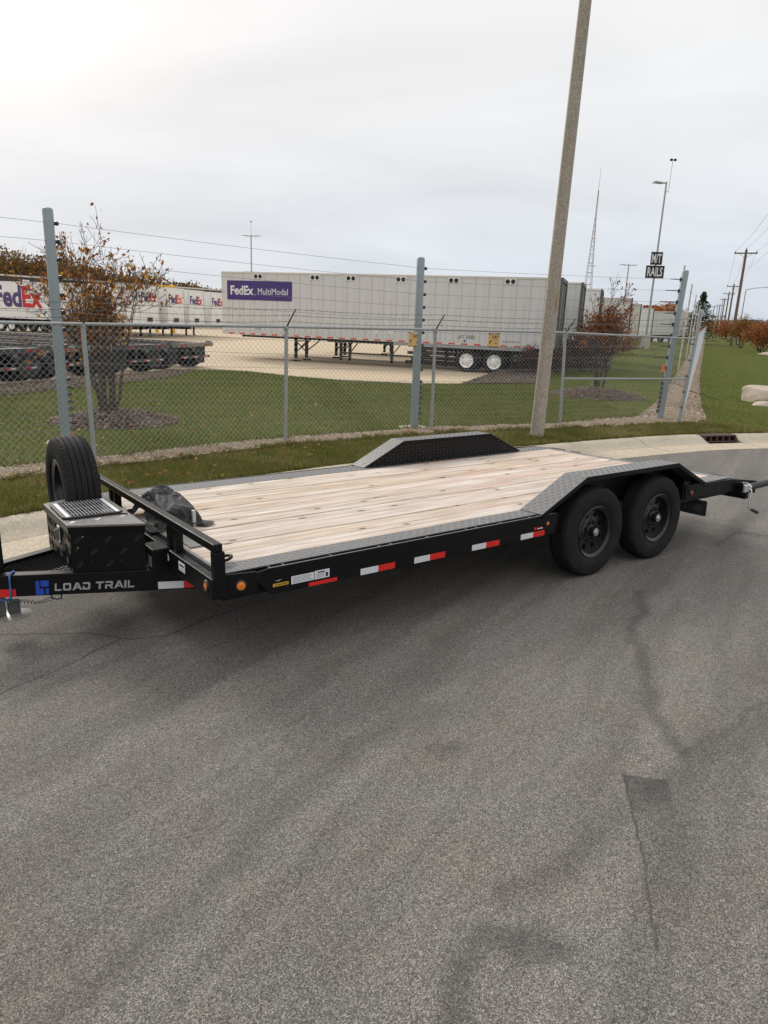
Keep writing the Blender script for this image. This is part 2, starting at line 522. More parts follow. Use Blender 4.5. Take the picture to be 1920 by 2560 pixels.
m_asphalt()
m_concrete('kerb_concrete', (.40, .35, .27), (.46, .41, .33))
m_concrete('gutter_concrete', (.44, .37, .28), (.50, .43, .34), 60, (.28, .23, .17))
m_yard()
m_grass_base()
m_wood()
m_aggregate_pole()
m_solar()
m_attr('grass_blades', [(0, (.058, .070, .012)), (.30, (.105, .122, .021)), (.55, (.165, .165, .038)), (.75, (.23, .195, .075)), (.90, (.32, .25, .12)), (1, (.44, .36, .21))], .6, .35)
m_attr('lawn_blades', [(0, (.062, .080, .011)), (.40, (.112, .136, .018)), (.72, (.160, .174, .029)), (.92, (.21, .19, .055)), (1, (.36, .29, .14))], .6, .35)
m_attr('gravel', [(0, (.10, .075, .052)), (.3, (.24, .182, .13)), (.6, (.36, .285, .21)), (.85, (.47, .395, .31)), (1, (.62, .55, .46))], .85)
m_attr('mulch', [(0, (.045, .030, .022)), (.4, (.13, .088, .064)), (.75, (.21, .152, .115)), (1, (.35, .28, .22))], .9)
m_attr('leaf_rust', [(0, (.14, .042, .016)), (.3, (.25, .076, .02)), (.55, (.36, .125, .026)), (.8, (.46, .21, .036)), (1, (.54, .34, .04))], .6, .4)
m_attr('leaf_red', [(0, (.09, .026, .018)), (.35, (.20, .055, .024)), (.65, (.30, .10, .034)), (.88, (.40, .17, .04)), (1, (.46, .27, .05))], .6, .4)
m_attr('leaf_plum', [(0, (.030, .016, .018)), (.5, (.070, .030, .030)), (1, (.13, .055, .040))], .6, .3)
m_attr('leaf_orange_dry', [(0, (.30, .09, .03)), (.5, (.46, .17, .06)), (1, (.58, .32, .14))], .6, .3)
m_attr('leaf_yellowbush', [(0, (.09, .06, .01)), (.4, (.20, .12, .014)), (.7, (.30, .15, .02)), (1, (.30, .08, .02))], .6, .4)
m_attr('leaf_pine', [(0, (.012, .030, .010)), (.6, (.03, .06, .02)), (1, (.055, .09, .03))], .6, .2)
m_attr('leaf_woods', [(0, (.075, .045, .022)), (.4, (.15, .085, .032)), (.75, (.21, .125, .04)), (1, (.26, .18, .08))], .8, .3)
m_attr('leaf_far', [(0, (.10, .075, .06)), (.5, (.15, .11, .085)), (1, (.20, .14, .10))], .8, .3)

M = MATS


# ------------------------------------------------------------------ mesh helpers
class MB:
    def __init__(self):
        self.v = []
        self.f = []

    def add(self, vs, fs):
        o = len(self.v)
        self.v += [tuple(p) for p in vs]
        self.f += [tuple(i + o for i in q) for q in fs]
        return self

    def box(self, x0, x1, y0, y1, z0, z1, mt=None):
        vs = [Vector((x, y, z)) for z in (z0, z1) for y in (y0, y1) for x in (x0, x1)]
        if mt is not None:
            vs = [mt @ p for p in vs]
        return self.add(vs, [(0, 2, 3, 1), (4, 5, 7, 6), (0, 1, 5, 4), (2, 6, 7, 3), (0, 4, 6, 2), (1, 3, 7, 5)])

    def hexa(self, low, high):
        """8-corner block from two matching 4-point loops"""
        return self.add(list(low) + list(high), [(3, 2, 1, 0), (4, 5, 6, 7), (0, 1, 5, 4), (1, 2, 6, 5), (2, 3, 7, 6), (3, 0, 4, 7)])

    def extrude(self, pts, vec):
        n = len(pts)
        vec = Vector(vec)
        a = [Vector(p) for p in pts]
        b = [p + vec for p in a]
        return self.add(a + b, [tuple(range(n - 1, -1, -1)), tuple(range(n, 2 * n))] + [(i, (i + 1) % n, n + (i + 1) % n, n + i) for i in range(n)])

    def path(self, pts, rad, n=6, cap=True, closed=False):
        pts = [Vector(p) for p in pts]
        if not isinstance(rad, (list, tuple)):
            rad = [rad] * len(pts)
        vs, fs = [], []
        ref = None
        for i, p in enumerate(pts):
            a = pts[max(i - 1, 0)]
            c = pts[min(i + 1, len(pts) - 1)]
            t = (c - a)
            if t.length < 1e-9:
                t = Vector((0, 0, 1))
            t.normalize()
            if ref is None:
                ref = Vector((0, 0, 1)) if abs(t.z) < .9 else Vector((1, 0, 0))
            u_ = t.cross(ref)
            if u_.length < 1e-6:
                u_ = t.orthogonal()
            u_.normalize()
            w_ = t.cross(u_).normalized()
            ref = -w_ if False else ref
            for k in range(n):
                an = 2 * math.pi * k / n
                vs.append(p + (u_ * math.cos(an) + w_ * math.sin(an)) * rad[i])
        for i in range(len(pts) - 1):
            for k in range(n):
                fs.append((i * n + k, i * n + (k + 1) % n, (i + 1) * n + (k + 1) % n, (i + 1) * n + k))
        if cap:
            fs.append(tuple(range(n - 1, -1, -1)))
            e = (len(pts) - 1) * n
            fs.append(tuple(range(e, e + n)))
        return self.add(vs, fs)

    def tube(self, p, q, r1, r2=None, n=8, cap=True):
        return self.path([p, q], [r1, r1 if r2 is None else r2], n, cap)

    def lathe(self, prof, c=(0, 0, 0), axis='z', n=32, close=False, rfun=None):
        """prof: list of (radius, along)"""
        c = Vector(c)
        vs, fs = [], []
        for j in range(n):
            an = 2 * math.pi * j / n
            for i, (r, a) in enumerate(prof):
                if rfun:
                    r = rfun(i, j, r)
                x, y = r * math.cos(an), r * math.sin(an)
                p = {'z': (x, y, a), 'y': (x, a, y), 'x': (a, x, y)}[axis]
                vs.append(c + Vector(p))
        k = len(prof)
        for j in range(n):
            j2 = (j + 1) % n
            for i in range(k - 1 if not close else k):
                i2 = (i + 1) % k
                fs.append((j * k + i, j2 * k + i, j2 * k + i2, j * k + i2))
        return self.add(vs, fs)

    def disc(self, c, nrm, r, n=16):
        c, nrm = Vector(c), Vector(nrm).normalized()
        u_ = nrm.orthogonal().normalized()
        w_ = nrm.cross(u_)
        return self.add([c + (u_ * math.cos(2 * math.pi * k / n) + w_ * math.sin(2 * math.pi * k / n)) * r for k in range(n)], [tuple(range(n))])

    def mesh(self, name):
        me = bpy.data.meshes.new(name)
        me.from_pydata(self.v, [], self.f)
        me.update()
        return me

    def build(self, name, mat, parent=None, smooth=None, bevel=0., kind=None, label=None):
        me = self.mesh(name)
        if smooth is not None:
            if smooth is True:
                smooth = 180
            me.shade_smooth()
            if smooth < 180:
                me.set_sharp_from_angle(angle=R(smooth))
        return put(name, me, mat, parent, bevel, kind, label)


def put(name, me, mat, parent=None, bevel=0., kind=None, label=None):
    own = False
    if mat:
        if len(me.materials) == 0:
            me.materials.append(M[mat])
        elif me.materials[0] != M[mat]:
            own = True
    o = bpy.data.objects.new(name, me)
    if own:
        o.material_slots[0].link = 'OBJECT'
        o.material_slots[0].material = M[mat]
    COL.objects.link(o)
    if parent is not None:
        o.parent = parent
    if bevel:
        b = o.modifiers.new('bevel', 'BEVEL')
        b.width = bevel
        b.segments = 2
        b.limit_method = 'ANGLE'
        b.harden_normals = False
    if kind:
        o['kind'] = kind
    if label:
        o['label'] = label
    return o


def thing(name, label, cat, loc=(0, 0, 0), rz=0., group=None, mtx=None):
    o = bpy.data.objects.new(name, None)
    COL.objects.link(o)
    o.empty_display_size = .2
    if mtx is not None:
        o.matrix_world = mtx
    else:
        o.location = loc
        o.rotation_euler = (0, 0, rz)
    return tag(o, label, cat, group)


def tag(o, label, cat, group=None):
    o['label'] = label
    o['category'] = cat
    if group:
        o['group'] = group
    return o


def sub(name, parent, loc=(0, 0, 0), rot=(0, 0, 0)):
    o = bpy.data.objects.new(name, None)
    COL.objects.link(o)
    o.parent = parent
    o.location = loc
    o.rotation_euler = rot
    o.empty_display_size = .1
    return o


def struct(o):
    o['kind'] = 'structure'
    return o


def dup_tree(o, parent=None):
    c = o.copy()
    COL.objects.link(c)
    if parent is not None:
        c.parent = parent
    for ch in list(o.children):
        dup_tree(ch, c)
    return c


def soup(name, verts, faces_n, mat, parent=None, rnd=None, kind='stuff'):
    """big mesh from numpy: verts (N,3), every face has faces_n consecutive vertices"""
    verts = np.asarray(verts, dtype=np.float32)
    N = len(verts)
    nf = N // faces_n
    me = bpy.data.meshes.new(name)
    me.vertices.add(N)
    me.vertices.foreach_set('co', verts.ravel())
    me.loops.add(N)
    me.loops.foreach_set('vertex_index', np.arange(N, dtype=np.int32))
    me.polygons.add(nf)
    me.polygons.foreach_set('loop_start', np.arange(0, N, faces_n, dtype=np.int32))
    me.polygons.foreach_set('loop_total', np.full(nf, faces_n, dtype=np.int32))
    if rnd is not None:
        at = me.attributes.new('rnd', 'FLOAT', 'POINT')
        at.data.foreach_set('value', np.asarray(rnd, dtype=np.float32))
    me.update(calc_edges=True)
    me.validate()
    return put(name, me, mat, parent, kind=kind)


def soup_idx(name, verts, tris, mat, parent=None, rnd=None, kind='stuff'):
    verts = np.asarray(verts, dtype=np.float32)
    tris = np.asarray(tris, dtype=np.int32)
    k = tris.shape[1]
    me = bpy.data.meshes.new(name)
    me.vertices.add(len(verts))
    me.vertices.foreach_set('co', verts.ravel())
    me.loops.add(tris.size)
    me.loops.foreach_set('vertex_index', tris.ravel())
    me.polygons.add(len(tris))
    me.polygons.foreach_set('loop_start', np.arange(0, tris.size, k, dtype=np.int32))
    me.polygons.foreach_set('loop_total', np.full(len(tris), k, dtype=np.int32))
    if rnd is not None:
        at = me.attributes.new('rnd', 'FLOAT', 'POINT')
        at.data.foreach_set('value', np.asarray(rnd, dtype=np.float32))
    me.update(calc_edges=True)
    return put(name, me, mat, parent, kind=kind)


def text_mesh(txt, bold=0.0, extrude=.002, sx=1.0):
    """built-in lettering, size 1, centred on the origin in its own XY plane; returns mesh and its width, height"""
    cu = bpy.data.curves.new('lettering', 'FONT')
    cu.body = txt
    cu.offset = bold
    cu.extrude = 0
    cu.resolution_u = 3
    ob = bpy.data.objects.new('lettering_tmp', cu)
    COL.objects.link(ob)
    bpy.context.view_layer.update()
    dg = bpy.context.evaluated_depsgraph_get()
    me = bpy.data.meshes.new_from_object(ob.evaluated_get(dg))
    bpy.data.objects.remove(ob)
    bpy.data.curves.remove(cu)
    n = len(me.vertices)
    co = np.empty(n * 3, dtype=np.float32)
    me.vertices.foreach_get('co', co)
    co = co.reshape(-1, 3)
    lo, hi = co.min(0), co.max(0)
    co -= (lo + hi) / 2
    co[:, 0] *= sx
    me.vertices.foreach_set('co', co.ravel())
    me.update()
    return me, (hi[0] - lo[0]) * sx, hi[1] - lo[1]


def lettering(name, txt, mat, parent, mtx, w=None, h=None, bold=0.0):
    """flat lettering of given width and/or height, placed by mtx (x right, y up, z towards the reader)"""
    me, tw, th = text_mesh(txt, bold)
    sx_ = (w / tw) if w else h / th
    sy_ = (h / th) if h else w / tw
    me.transform(mtx @ Matrix.Diagonal((sx_, sy_, 1, 1)))
    return put(name, me, mat, parent)


def frame_mtx(o, x, y):
    """matrix with origin o, x axis and y axis given (z = x cross y)"""
    x = Vector(x).normalized()
    y = Vector(y).normalized()
    z = x.cross(y)
    mm = Matrix.Identity(4)
    for i in range(3):
        mm[i][0], mm[i][1], mm[i][2], mm[i][3] = x[i], y[i], z[i], o[i]
    return mm


# the cover is draped over the winch by a short cloth simulation, then frozen
def drape():
    sc_ = bpy.context.scene
    tmp = []

    def collider(mbx):
        o_ = put('collider', mbx.mesh('collider'), None)
        o_.modifiers.new('col', 'COLLISION')
        o_.collision.thickness_outer = .004
        o_.collision.cloth_friction = 40
        tmp.append(o_)
    collider(MB().box(-1, 1, -1.2, 1.2, -.05, .0))
    collider(MB().box(-.10, .10, -.29, .24, -.01, .118))
    collider(MB().lathe([(0, -.07), (.06, -.065), (.095, -.03), (.11, .04), (.11, .12), (.09, .18), (.05, .215), (0, .22)], (.0, .0, .135), 'y', 24))
    collider(MB().hexa([(-.09, -.28, .10), (.09, -.28, .10), (.09, .05, .10), (-.09, .05, .10)], [(-.07, -.26, .125), (.07, -.26, .125), (.06, .05, .20), (-.06, .05, .20)]))
    nx, ny = 50, 80
    sx_, sy_ = .62, .98
    rs_ = random.Random(8)
    vs_ = [(-.5 * sx_ + sx_ * i_ / (nx - 1) + .012 * math.sin(j_ * .31) + .01, -.5 * sy_ + sy_ * j_ / (ny - 1) - .03 + .012 * math.sin(i_ * .4), .285 + .006 * math.sin(i_ * .7 + j_ * .23) + rs_.uniform(-.001, .001)) for j_ in range(ny) for i_ in range(nx)]
    fs_ = [(j_ * nx + i_, j_ * nx + i_ + 1, (j_ + 1) * nx + i_ + 1, (j_ + 1) * nx + i_) for j_ in range(ny - 1) for i_ in range(nx - 1)]
    me_ = bpy.data.meshes.new('cloth')
    me_.from_pydata(vs_, [], fs_)
    co = bpy.data.objects.new('cloth', me_)
    COL.objects.link(co)
    cm = co.modifiers.new('cloth', 'CLOTH')
    st_ = cm.settings
    st_.quality = 10
    st_.mass = .2
    st_.tension_stiffness = st_.compression_stiffness = 60
    st_.shear_stiffness = 12
    st_.bending_stiffness = 3.0
    st_.air_damping = 1.5
    cm.collision_settings.distance_min = .004
    cm.collision_settings.use_self_collision = True
    cm.collision_settings.self_distance_min = .005
    cm.point_cache.frame_start = 1
    cm.point_cache.frame_end = 60
    sc_.frame_start, sc_.frame_end = 1, 60
    for f_ in range(1, 41):
        sc_.frame_set(f_)
    dg_ = bpy.context.evaluated_depsgraph_get()
    out = bpy.data.meshes.new_from_object(co.evaluated_get(dg_))
    sc_.frame_set(1)
    for o_ in tmp + [co]:
        bpy.data.objects.remove(o_)
    return out


COVER = drape()

# ------------------------------------------------------------------ the road frame (lane direction, cross-fall towards the kerb)
yaw = .6403
ex = Vector((math.cos(yaw), math.sin(yaw), .0018)).normalized()
ey = Vector((-math.sin(yaw), math.cos(yaw), -.0367))
ey = (ey - ex * ex.dot(ey)).normalized()
ez = ex.cross(ey)
T0 = Vector((-.9014, 3.5314, 0))
TM = Matrix.Identity(4)
for i in range(3):
    TM[i][0], TM[i][1], TM[i][2], TM[i][3] = ex[i], ey[i], ez[i], T0[i]


def toW(x, y, z=0.):
    return T0 + ex * x + ey * y + ez * z


# kerb back line in the road frame
KX = [-30, -20, -14, -8, -4, -2, -.47, 1.4, 3.3, 5.4, 7.8, 10.2, 11.85, 13.74, 16, 20, 26, 40]
KY = [-9.5, -3.8, -.8, 1.95, 3.22, 3.80, 4.19, 4.66, 4.96, 5.05, 4.95, 4.75, 4.44, 3.68, 2.65, .5, -3.4, -14]


def yk(x):
    # smooth (cubic hermite) interpolation
    i = max(0, min(len(KX) - 2, int(np.searchsorted(KX, x)) - 1))
    def sl(j):
        a, b = max(j - 1, 0), min(j + 1, len(KX) - 1)
        return (KY[b] - KY[a]) / (KX[b] - KX[a])
    h = KX[i + 1] - KX[i]
    t = (x - KX[i]) / h
    return (2 * t**3 - 3 * t**2 + 1) * KY[i] + (t**3 - 2 * t**2 + t) * h * sl(i) + (-2 * t**3 + 3 * t**2) * KY[i + 1] + (t**3 - t**2) * h * sl(i + 1)


def kerb_pt(x, off, z=0.):
    """point at distance off from the kerb back, towards the road"""
    s = (yk(x + .05) - yk(x - .05)) / .1
    n = Vector((s, -1)).normalized()
    return Vector((x + n.x * off, yk(x) + n.y * off, z))


# road surface
xs = np.linspace(-24, 34, 117)
mb = MB()
rows = []
for x in xs:
    a = kerb_pt(x, 1.16)
    rows.append([(a.x, a.y + (-22 - a.y) * t, 0) for t in np.linspace(0, 1, 9)])
nv = len(rows[0])
mb.add([p for r_ in rows for p in r_], [(i * nv + j, i * nv + j + 1, (i + 1) * nv + j + 1, (i + 1) * nv + j) for i in range(len(rows) - 1) for j in range(nv - 1)])
road = struct(mb.build('road', 'asphalt'))
road.matrix_world = TM

# kerb and gutter, cast in lengths with open joints
kerb = struct(bpy.data.objects.new('kerb', None))
COL.objects.link(kerb)
kerb.matrix_world = TM
prof = [(-.02, -.12), (-.02, .125), (.01, .138), (.10, .140), (.18, .130), (.25, .105), (.32, .065), (.39, .030), (.47, .012)]
gprof = [(.472, .010), (.80, .002), (1.18, .006), (1.18, -.06)]
joints = [-24, -20.6, -17.4, -14.2, -11.2, -8.1, -5.0, -1.95, 1.1, 4.15, 7.2, 10.55, 12.16, 12.90, 15.0, 18, 21, 24, 28, 32]
for a, b in zip(joints[:-1], joints[1:]):
    inlet = abs(a - 12.16) < .01
    seg_x = np.linspace(a + .009, b - .009, max(3, int((b - a) / .35)))
    for nm, pr, mat_ in (('kerb_segment', prof, 'kerb_concrete'), ('gutter_slab', gprof, 'gutter_concrete')):
        if inlet and nm == 'kerb_segment':
            continue
        mb = MB()
        k = len(pr)
        vs = [kerb_pt(x, o_, z_) for x in seg_x for (o_, z_) in pr]
        fs = [(i * k + j, (i + 1) * k + j, (i + 1) * k + j + 1, i * k + j + 1) for i in range(len(seg_x) - 1) for j in range(k - 1)]
        fs += [tuple(range(k)), tuple(range(len(vs) - 1, len(vs) - k - 1, -1))]
        mb.add(vs, fs)
        mb.build(nm, mat_, kerb, smooth=40)

# cast iron kerb inlet
inl = thing('storm_drain', 'rusty brown cast iron kerb inlet with five openings', 'storm drain', mtx=TM)
mb = MB()
x0, x1 = 12.17, 12.89
def kp(x, off, z):
    return kerb_pt(x, off, z)
def kbox(mbx, xa, xb, o0, o1, z0, z1):
    mbx.hexa([kp(xa, o0, z0), kp(xb, o0, z0), kp(xb, o1, z0), kp(xa, o1, z0)], [kp(xa, o0, z1), kp(xb, o0, z1), kp(xb, o1, z1), kp(xa, o1, z1)])
kbox(mb, x0, x1, -.02, .30, .118, .150)
mb.build('hood', 'iron_rust', inl, bevel=.012)
mb = MB()
kbox(mb, x0, x1, .02, .06, -.1, .116)
mb.build('throat', 'dark_hole', inl)
for k in range(6):
    mb = MB()
    xa = x0 + k * (x1 - x0 - .035) / 5
    kbox(mb, xa, xa + .035, .061, .31, .012, .1165)
    mb.build('bar', 'iron_rust', inl, bevel=.008)
mb = MB()
kbox(mb, x0, x1, .061, .36, .0125, .030)
mb.build('sill', 'iron_rust', inl, bevel=.006)

# ------------------------------------------------------------------ ground sheets


def sstep(a, b, x):
    t = min(1, max(0, (x - a) / (b - a)))
    return t * t * (3 - 2 * t)


def rise(x, y):
    return .0085 * max(0, y - 18) * sstep(3, 9, x)


pairs = [(-24, (-34, -6)), (-14, (-22, 5)), (-8, (-14, 11)), (-4, (-11.4, 15.8)), (-2, (-10.2, 17.6)), (-1, (-9.7, 19.4)), (0, (-8.5, 22.3)), (1, (-7.6, 24.9)), (2, (-6.5, 25.9)), (3, (-5.1, 25.8)), (4.5, (-3.0, 24.2)),
         (5.5, (-1.9, 23.7)), (7, (.74, 23.4)), (8, (2.5, 24.0)), (9, (4.25, 29.5)), (9.6, (5.7, 33.6)), (10.2, (7.8, 40)), (10.8, (12.6, 55)), (11.4, (21, 80)), (12, (42, 140)), (12.7, (110, 300)),
         (14, (170, 300)), (16, (260, 270)), (20, (260, 150)), (34, (260, 40))]


def pair_at(s):
    """interpolate kerb x and far edge point"""
    i = min(int(s), len(pairs) - 2)
    t = s - i
    a, b = pairs[i], pairs[i + 1]
    return a[0] + (b[0] - a[0]) * t, (a[1][0] + (b[1][0] - a[1][0]) * t, a[1][1] + (b[1][1] - a[1][1]) * t)


def lawn_z(x, y, dist):
    return .02 + rise(x, y)


mb = MB()
NS, NTT = 4, 40
cols = []
for q in range((len(pairs) - 1) * NS + 1):
    xk, B = pair_at(q / NS)
    A = toW(xk, yk(xk), .136)
    row = []
    for j in range(NTT + 1):
        t = (j / NTT) ** 2.2
        x, y = A.x + (B[0] - A.x) * t, A.y + (B[1] - A.y) * t
        dd = math.hypot(x - A.x, y - A.y)
        z = A.z + (lawn_z(x, y, dd) - A.z) * sstep(0, 1.6, dd)
        row.append((x, y, z))
    x, y, z = row[-1]
    row.append((x, y, -.25))
    cols.append(row)
k = NTT + 2
mb.add([p for r_ in cols for p in r_], [(i * k + j, (i + 1) * k + j, (i + 1) * k + j + 1, i * k + j + 1) for i in range(len(cols) - 1) for j in range(k - 1)])
lawn = struct(mb.build('lawn', 'grass_soil', smooth=60))

# far ground to the horizon
mb = MB()
ring = [0, 40, 120, 300, 700, 1500, 4000]
na = 48
vs = [(0, 40, -.4)]
for r_ in ring[1:]:
    for kx in range(na):
        an = 2 * math.pi * kx / na
        x, y = r_ * math.cos(an), 40 + r_ * math.sin(an)
        z = -.4 + (0.0075 * max(0, y - 60) if y < 340 else 2.1) * sstep(0, 60, x)
        vs.append((x, y, z - .2))
fs = [(0, 1 + kx, 1 + (kx + 1) % na) for kx in range(na)]
for i in range(len(ring) - 2):
    for kx in range(na):
        fs.append((1 + i * na + kx, 1 + (i + 1) * na + kx, 1 + (i + 1) * na + (kx + 1) % na, 1 + i * na + (kx + 1) % na))
mb.add(vs, fs)
struct(mb.build('terrain', 'dirt_ground'))

# trailer yard pavement
YEDGE = [p[1] for p in pairs[1:20]]


def yard_z(x, y):
    return -.105 + .0085 * max(0, y - 36) * sstep(3, 12, x)


mb = MB()
cols = []
for (x, y) in YEDGE:
    # run from the edge to the north-west
    tx_, ty_ = -0.62, .785
    row = []
    for t in np.linspace(0, 1, 12):
        L = -.3 + t * t * 220
        X, Y = x + tx_ * L, y + ty_ * L
        row.append((X, Y, yard_z(X, Y)))
    cols.append(row)
k = 12
mb.add([p for r_ in cols for p in r_], [(i * k + j, (i + 1) * k + j, (i + 1) * k + j + 1, i * k + j + 1) for i in range(len(cols) - 1) for j in range(k - 1)])
struct(mb.build('yard_pavement', 'yard_concrete', smooth=60))

# low edging kerb between lawn and yard
mb = MB()
ed = [Vector((*p, 0)) for p in YEDGE]
vs, fs = [], []
for i, p in enumerate(ed):
    a, b = ed[max(i - 1, 0)], ed[min(i + 1, len(ed) - 1)]
    t = (b - a).normalized()
    n = Vector((-t.y, t.x, 0))
    z = max(yard_z(p.x, p.y), lawn_z(p.x, p.y, 5))
    for o_, zz in ((-.06, z - .2), (-.06, z + .025), (.09, z + .02), (.11, z - .25)):
        vs.append(p + n * o_ + Vector((0, 0, zz)))
for i in range(len(ed) - 1):
    for j in range(3):
        fs.append((i * 4 + j, (i + 1) * 4 + j, (i + 1) * 4 + j + 1, i * 4 + j + 1))
mb.add(vs, fs)
struct(mb.build('yard_kerb', 'conc_light', smooth=30))

# fence line (posts stand at these points)
FP = [(-10.6, 1.9), (-8.35, 4.35), (-6.05, 6.8), (-3.854, 9.104), (-1.652, 11.341), (.831, 13.196), (3.579, 14.541), (6.641, 16.033)]
FZ = [1.78, 1.78, 1.79, 1.81, 1.842, 1.869, 1.90, 1.866]
FLEAN = [0, 0, 0, -.03, .01, -.025, -.085, 0.04]
RDIR = Vector((.3975, .9176, 0))           # direction of the side fence (away from the road)


def strip_sheet(name, left, right_, zfun, mat, lift=.012):
    mbx = MB()
    vs_, fs_ = [], []
    n_ = 5
    for a, b in zip(left, right_):
        for t in np.linspace(0, 1, n_):
            x, y = a[0] + (b[0] - a[0]) * t, a[1] + (b[1] - a[1]) * t
            vs_.append((x, y, zfun(x, y) + lift + .02 * math.sin(math.pi * t)))
    for i in range(len(left) - 1):
        for j in range(n_ - 1):
            fs_.append((i * n_ + j, i * n_ + j + 1, (i + 1) * n_ + j + 1, (i + 1) * n_ + j))
    mbx.add(vs_, fs_)
    return mbx.build(name, mat, smooth=60)


def off_line(pts, d):
    out = []
    for i, p in enumerate(pts):
        a, b = pts[max(i - 1, 0)], pts[min(i + 1, len(pts) - 1)]
        t = Vector((b[0] - a[0], b[1] - a[1])).normalized()
        out.append((p[0] - t.y * d, p[1] + t.x * d))
    return out


def dense(pts, n):
    out = []
    for a, b in zip(pts[:-1], pts[1:]):
        for t in np.linspace(0, 1, n, endpoint=False):
            out.append((a[0] + (b[0] - a[0]) * t, a[1] + (b[1] - a[1]) * t))
    out.append(pts[-1])
    return out


def wig(pts, amp, seed):
    rg = random.Random(seed)
    return [(x + rg.uniform(-amp, amp), y + rg.uniform(-amp, amp)) for x, y in pts]


FD = dense(FP, 7)
gl = wig(off_line(FD, -.30), .06, 1)
gr = wig(off_line(FD, .30), .07, 2)
gr[-8:] = [(x + .0, y + .12 * i) for i, (x, y) in enumerate(gr[-8:])]
strip1 = struct(strip_sheet('gravel_strip', gl, gr, lambda x, y: lawn_z(x, y, 5), 'gravel_base', .018))
SP_ = [(6.641 + RDIR.x * t, 16.033 + RDIR.y * t) for t in (0, 1, 2, 4, 7, 11, 16, 24, 35, 60, 110, 200)]
sl_ = [(p[0] - RDIR.y * w_, p[1] + RDIR.x * w_) for p, w_ in zip(SP_, (.9, .9, .85, .75, .7, .7, .7, .7, .7, .7, .7, .7))]
sr_ = [(p[0] + RDIR.y * w_, p[1] - RDIR.x * w_) for p, w_ in zip(SP_, (.4, .58, .55, .45, .40, .35, .3, .3, .3, .3, .3, .3))]
strip2 = struct(strip_sheet('side_gravel_strip', sl_, sr_, lambda x, y: lawn_z(x, y, 5), 'gravel_base', .016))


def scatter_tri_stones(name, pts, size, mat, flat_=.6, rnd_pow=1.0):
    """little angular stones: squashed octahedra"""
    n = len(pts)
    base = np.array([[1, 0, 0], [-1, 0, 0], [0, 1, 0], [0, -1, 0], [0, 0, 1], [0, 0, -1]], dtype=np.float32)
    tri = np.array([[0, 2, 4], [2, 1, 4], [1, 3, 4], [3, 0, 4], [2, 0, 5], [1, 2, 5], [3, 1, 5], [0, 3, 5]])
    sz = size * (rng.random((n, 1, 1)) ** 1.5 * 1.4 + .4)
    asp = np.stack([rng.uniform(.7, 1.5, n), rng.uniform(.6, 1.1, n), rng.uniform(.3, .7, n)], 1)[:, None, :] * flat_ / .6
    v_ = base[None] * asp * sz
    v_ += rng.normal(0, .18, v_.shape) * sz
    an = rng.uniform(0, 2 * np.pi, n)
    c_, s_ = np.cos(an)[:, None], np.sin(an)[:, None]
    x = v_[..., 0] * c_ - v_[..., 1] * s_
    y = v_[..., 0] * s_ + v_[..., 1] * c_
    v_ = np.stack([x, y, v_[..., 2]], -1) + pts[:, None, :]
    tr = (tri[None] + (np.arange(n) * 6)[:, None, None]).reshape(-1, 3)
    return soup_idx(name, v_.reshape(-1, 3), tr, mat, rnd=np.repeat(rng.random(n) ** rnd_pow, 6))


def pts_between(left, right_, n, zf, wts=None, lo=0., hi=1.):
    L = np.array(left)
    Rr = np.array(right_)
    m_ = len(L)
    if wts is None:
        wts = np.linalg.norm(L[1:] - L[:-1], axis=1) * np.linalg.norm(Rr[:-1] - L[:-1], axis=1)
    wts = np.array(wts) / np.sum(wts)
    i = rng.choice(m_ - 1, n, p=wts)
    s = rng.random(n)[:, None]
    t = (lo + (hi - lo) * rng.random(n))[:, None]
    a = L[i] + (L[i + 1] - L[i]) * s
    b = Rr[i] + (Rr[i + 1] - Rr[i]) * s
    p = a + (b - a) * t
    z = np.array([zf(x, y) for x, y in p])
    return np.column_stack([p, z])


gz_ = lambda x, y: lawn_z(x, y, 5) + .022
wts = [np.linalg.norm(np.array(gl[i + 1]) - np.array(gl[i])) for i in range(len(gl) - 1)]
g1 = pts_between(gl, gr, 34000, gz_, wts, .02, .98)
ws2 = [1, 1.2, 1.8, 2, 2, 2, 2, 1.5, 1.5, 1, 1]
g2 = pts_between(sl_, sr_, 22000, gz_, ws2, .02, .98)
scatter_tri_stones('gravel_stones', np.vstack([g1, g2]), .019, 'gravel')['label'] = 'pale loose gravel along the foot of the fences'


# ------------------------------------------------------------------ grass
def blades(name, P, hgt, wid, mat, lean=.5, clump=None, rbias=None):
    n = len(P)
    an = rng.uniform(0, 2 * np.pi, n)
    h = hgt * rng.uniform(.45, 1.15, n)
    wv = np.stack([np.cos(an), np.sin(an), np.zeros(n)], 1) * (wid * rng.uniform(.6, 1.3, n))[:, None]
    la = rng.uniform(0, 2 * np.pi, n)
    lv = np.stack([np.cos(la) * lean * h * rng.random(n), np.sin(la) * lean * h * rng.random(n), h], 1)
    a, b, c_ = P - wv, P + wv, P + lv
    rn = rng.random(n)
    if rbias is not None:
        rn = np.clip(rn * .75 + rbias, 0, 1)
    o = soup(name, np.stack([a, b, c_], 1).reshape(-1, 3), 3, mat, rnd=np.repeat(rn, 3))
    return o


def vnoise(x, y, s, seed=0):
    """cheap smooth value noise for patchiness"""
    rs = np.random.default_rng(seed)
    tab = rs.random((64, 64))
    u_, v_ = x / s, y / s
    i, j = np.floor(u_).astype(int), np.floor(v_).astype(int)
    fu, fv = u_ - i, v_ - j
    fu, fv = fu * fu * (3 - 2 * fu), fv * fv * (3 - 2 * fv)
    g = lambda a, b: tab[a % 64, b % 64]
    return (g(i, j) * (1 - fu) + g(i + 1, j) * fu) * (1 - fv) + (g(i, j + 1) * (1 - fu) + g(i + 1, j + 1) * fu) * fv


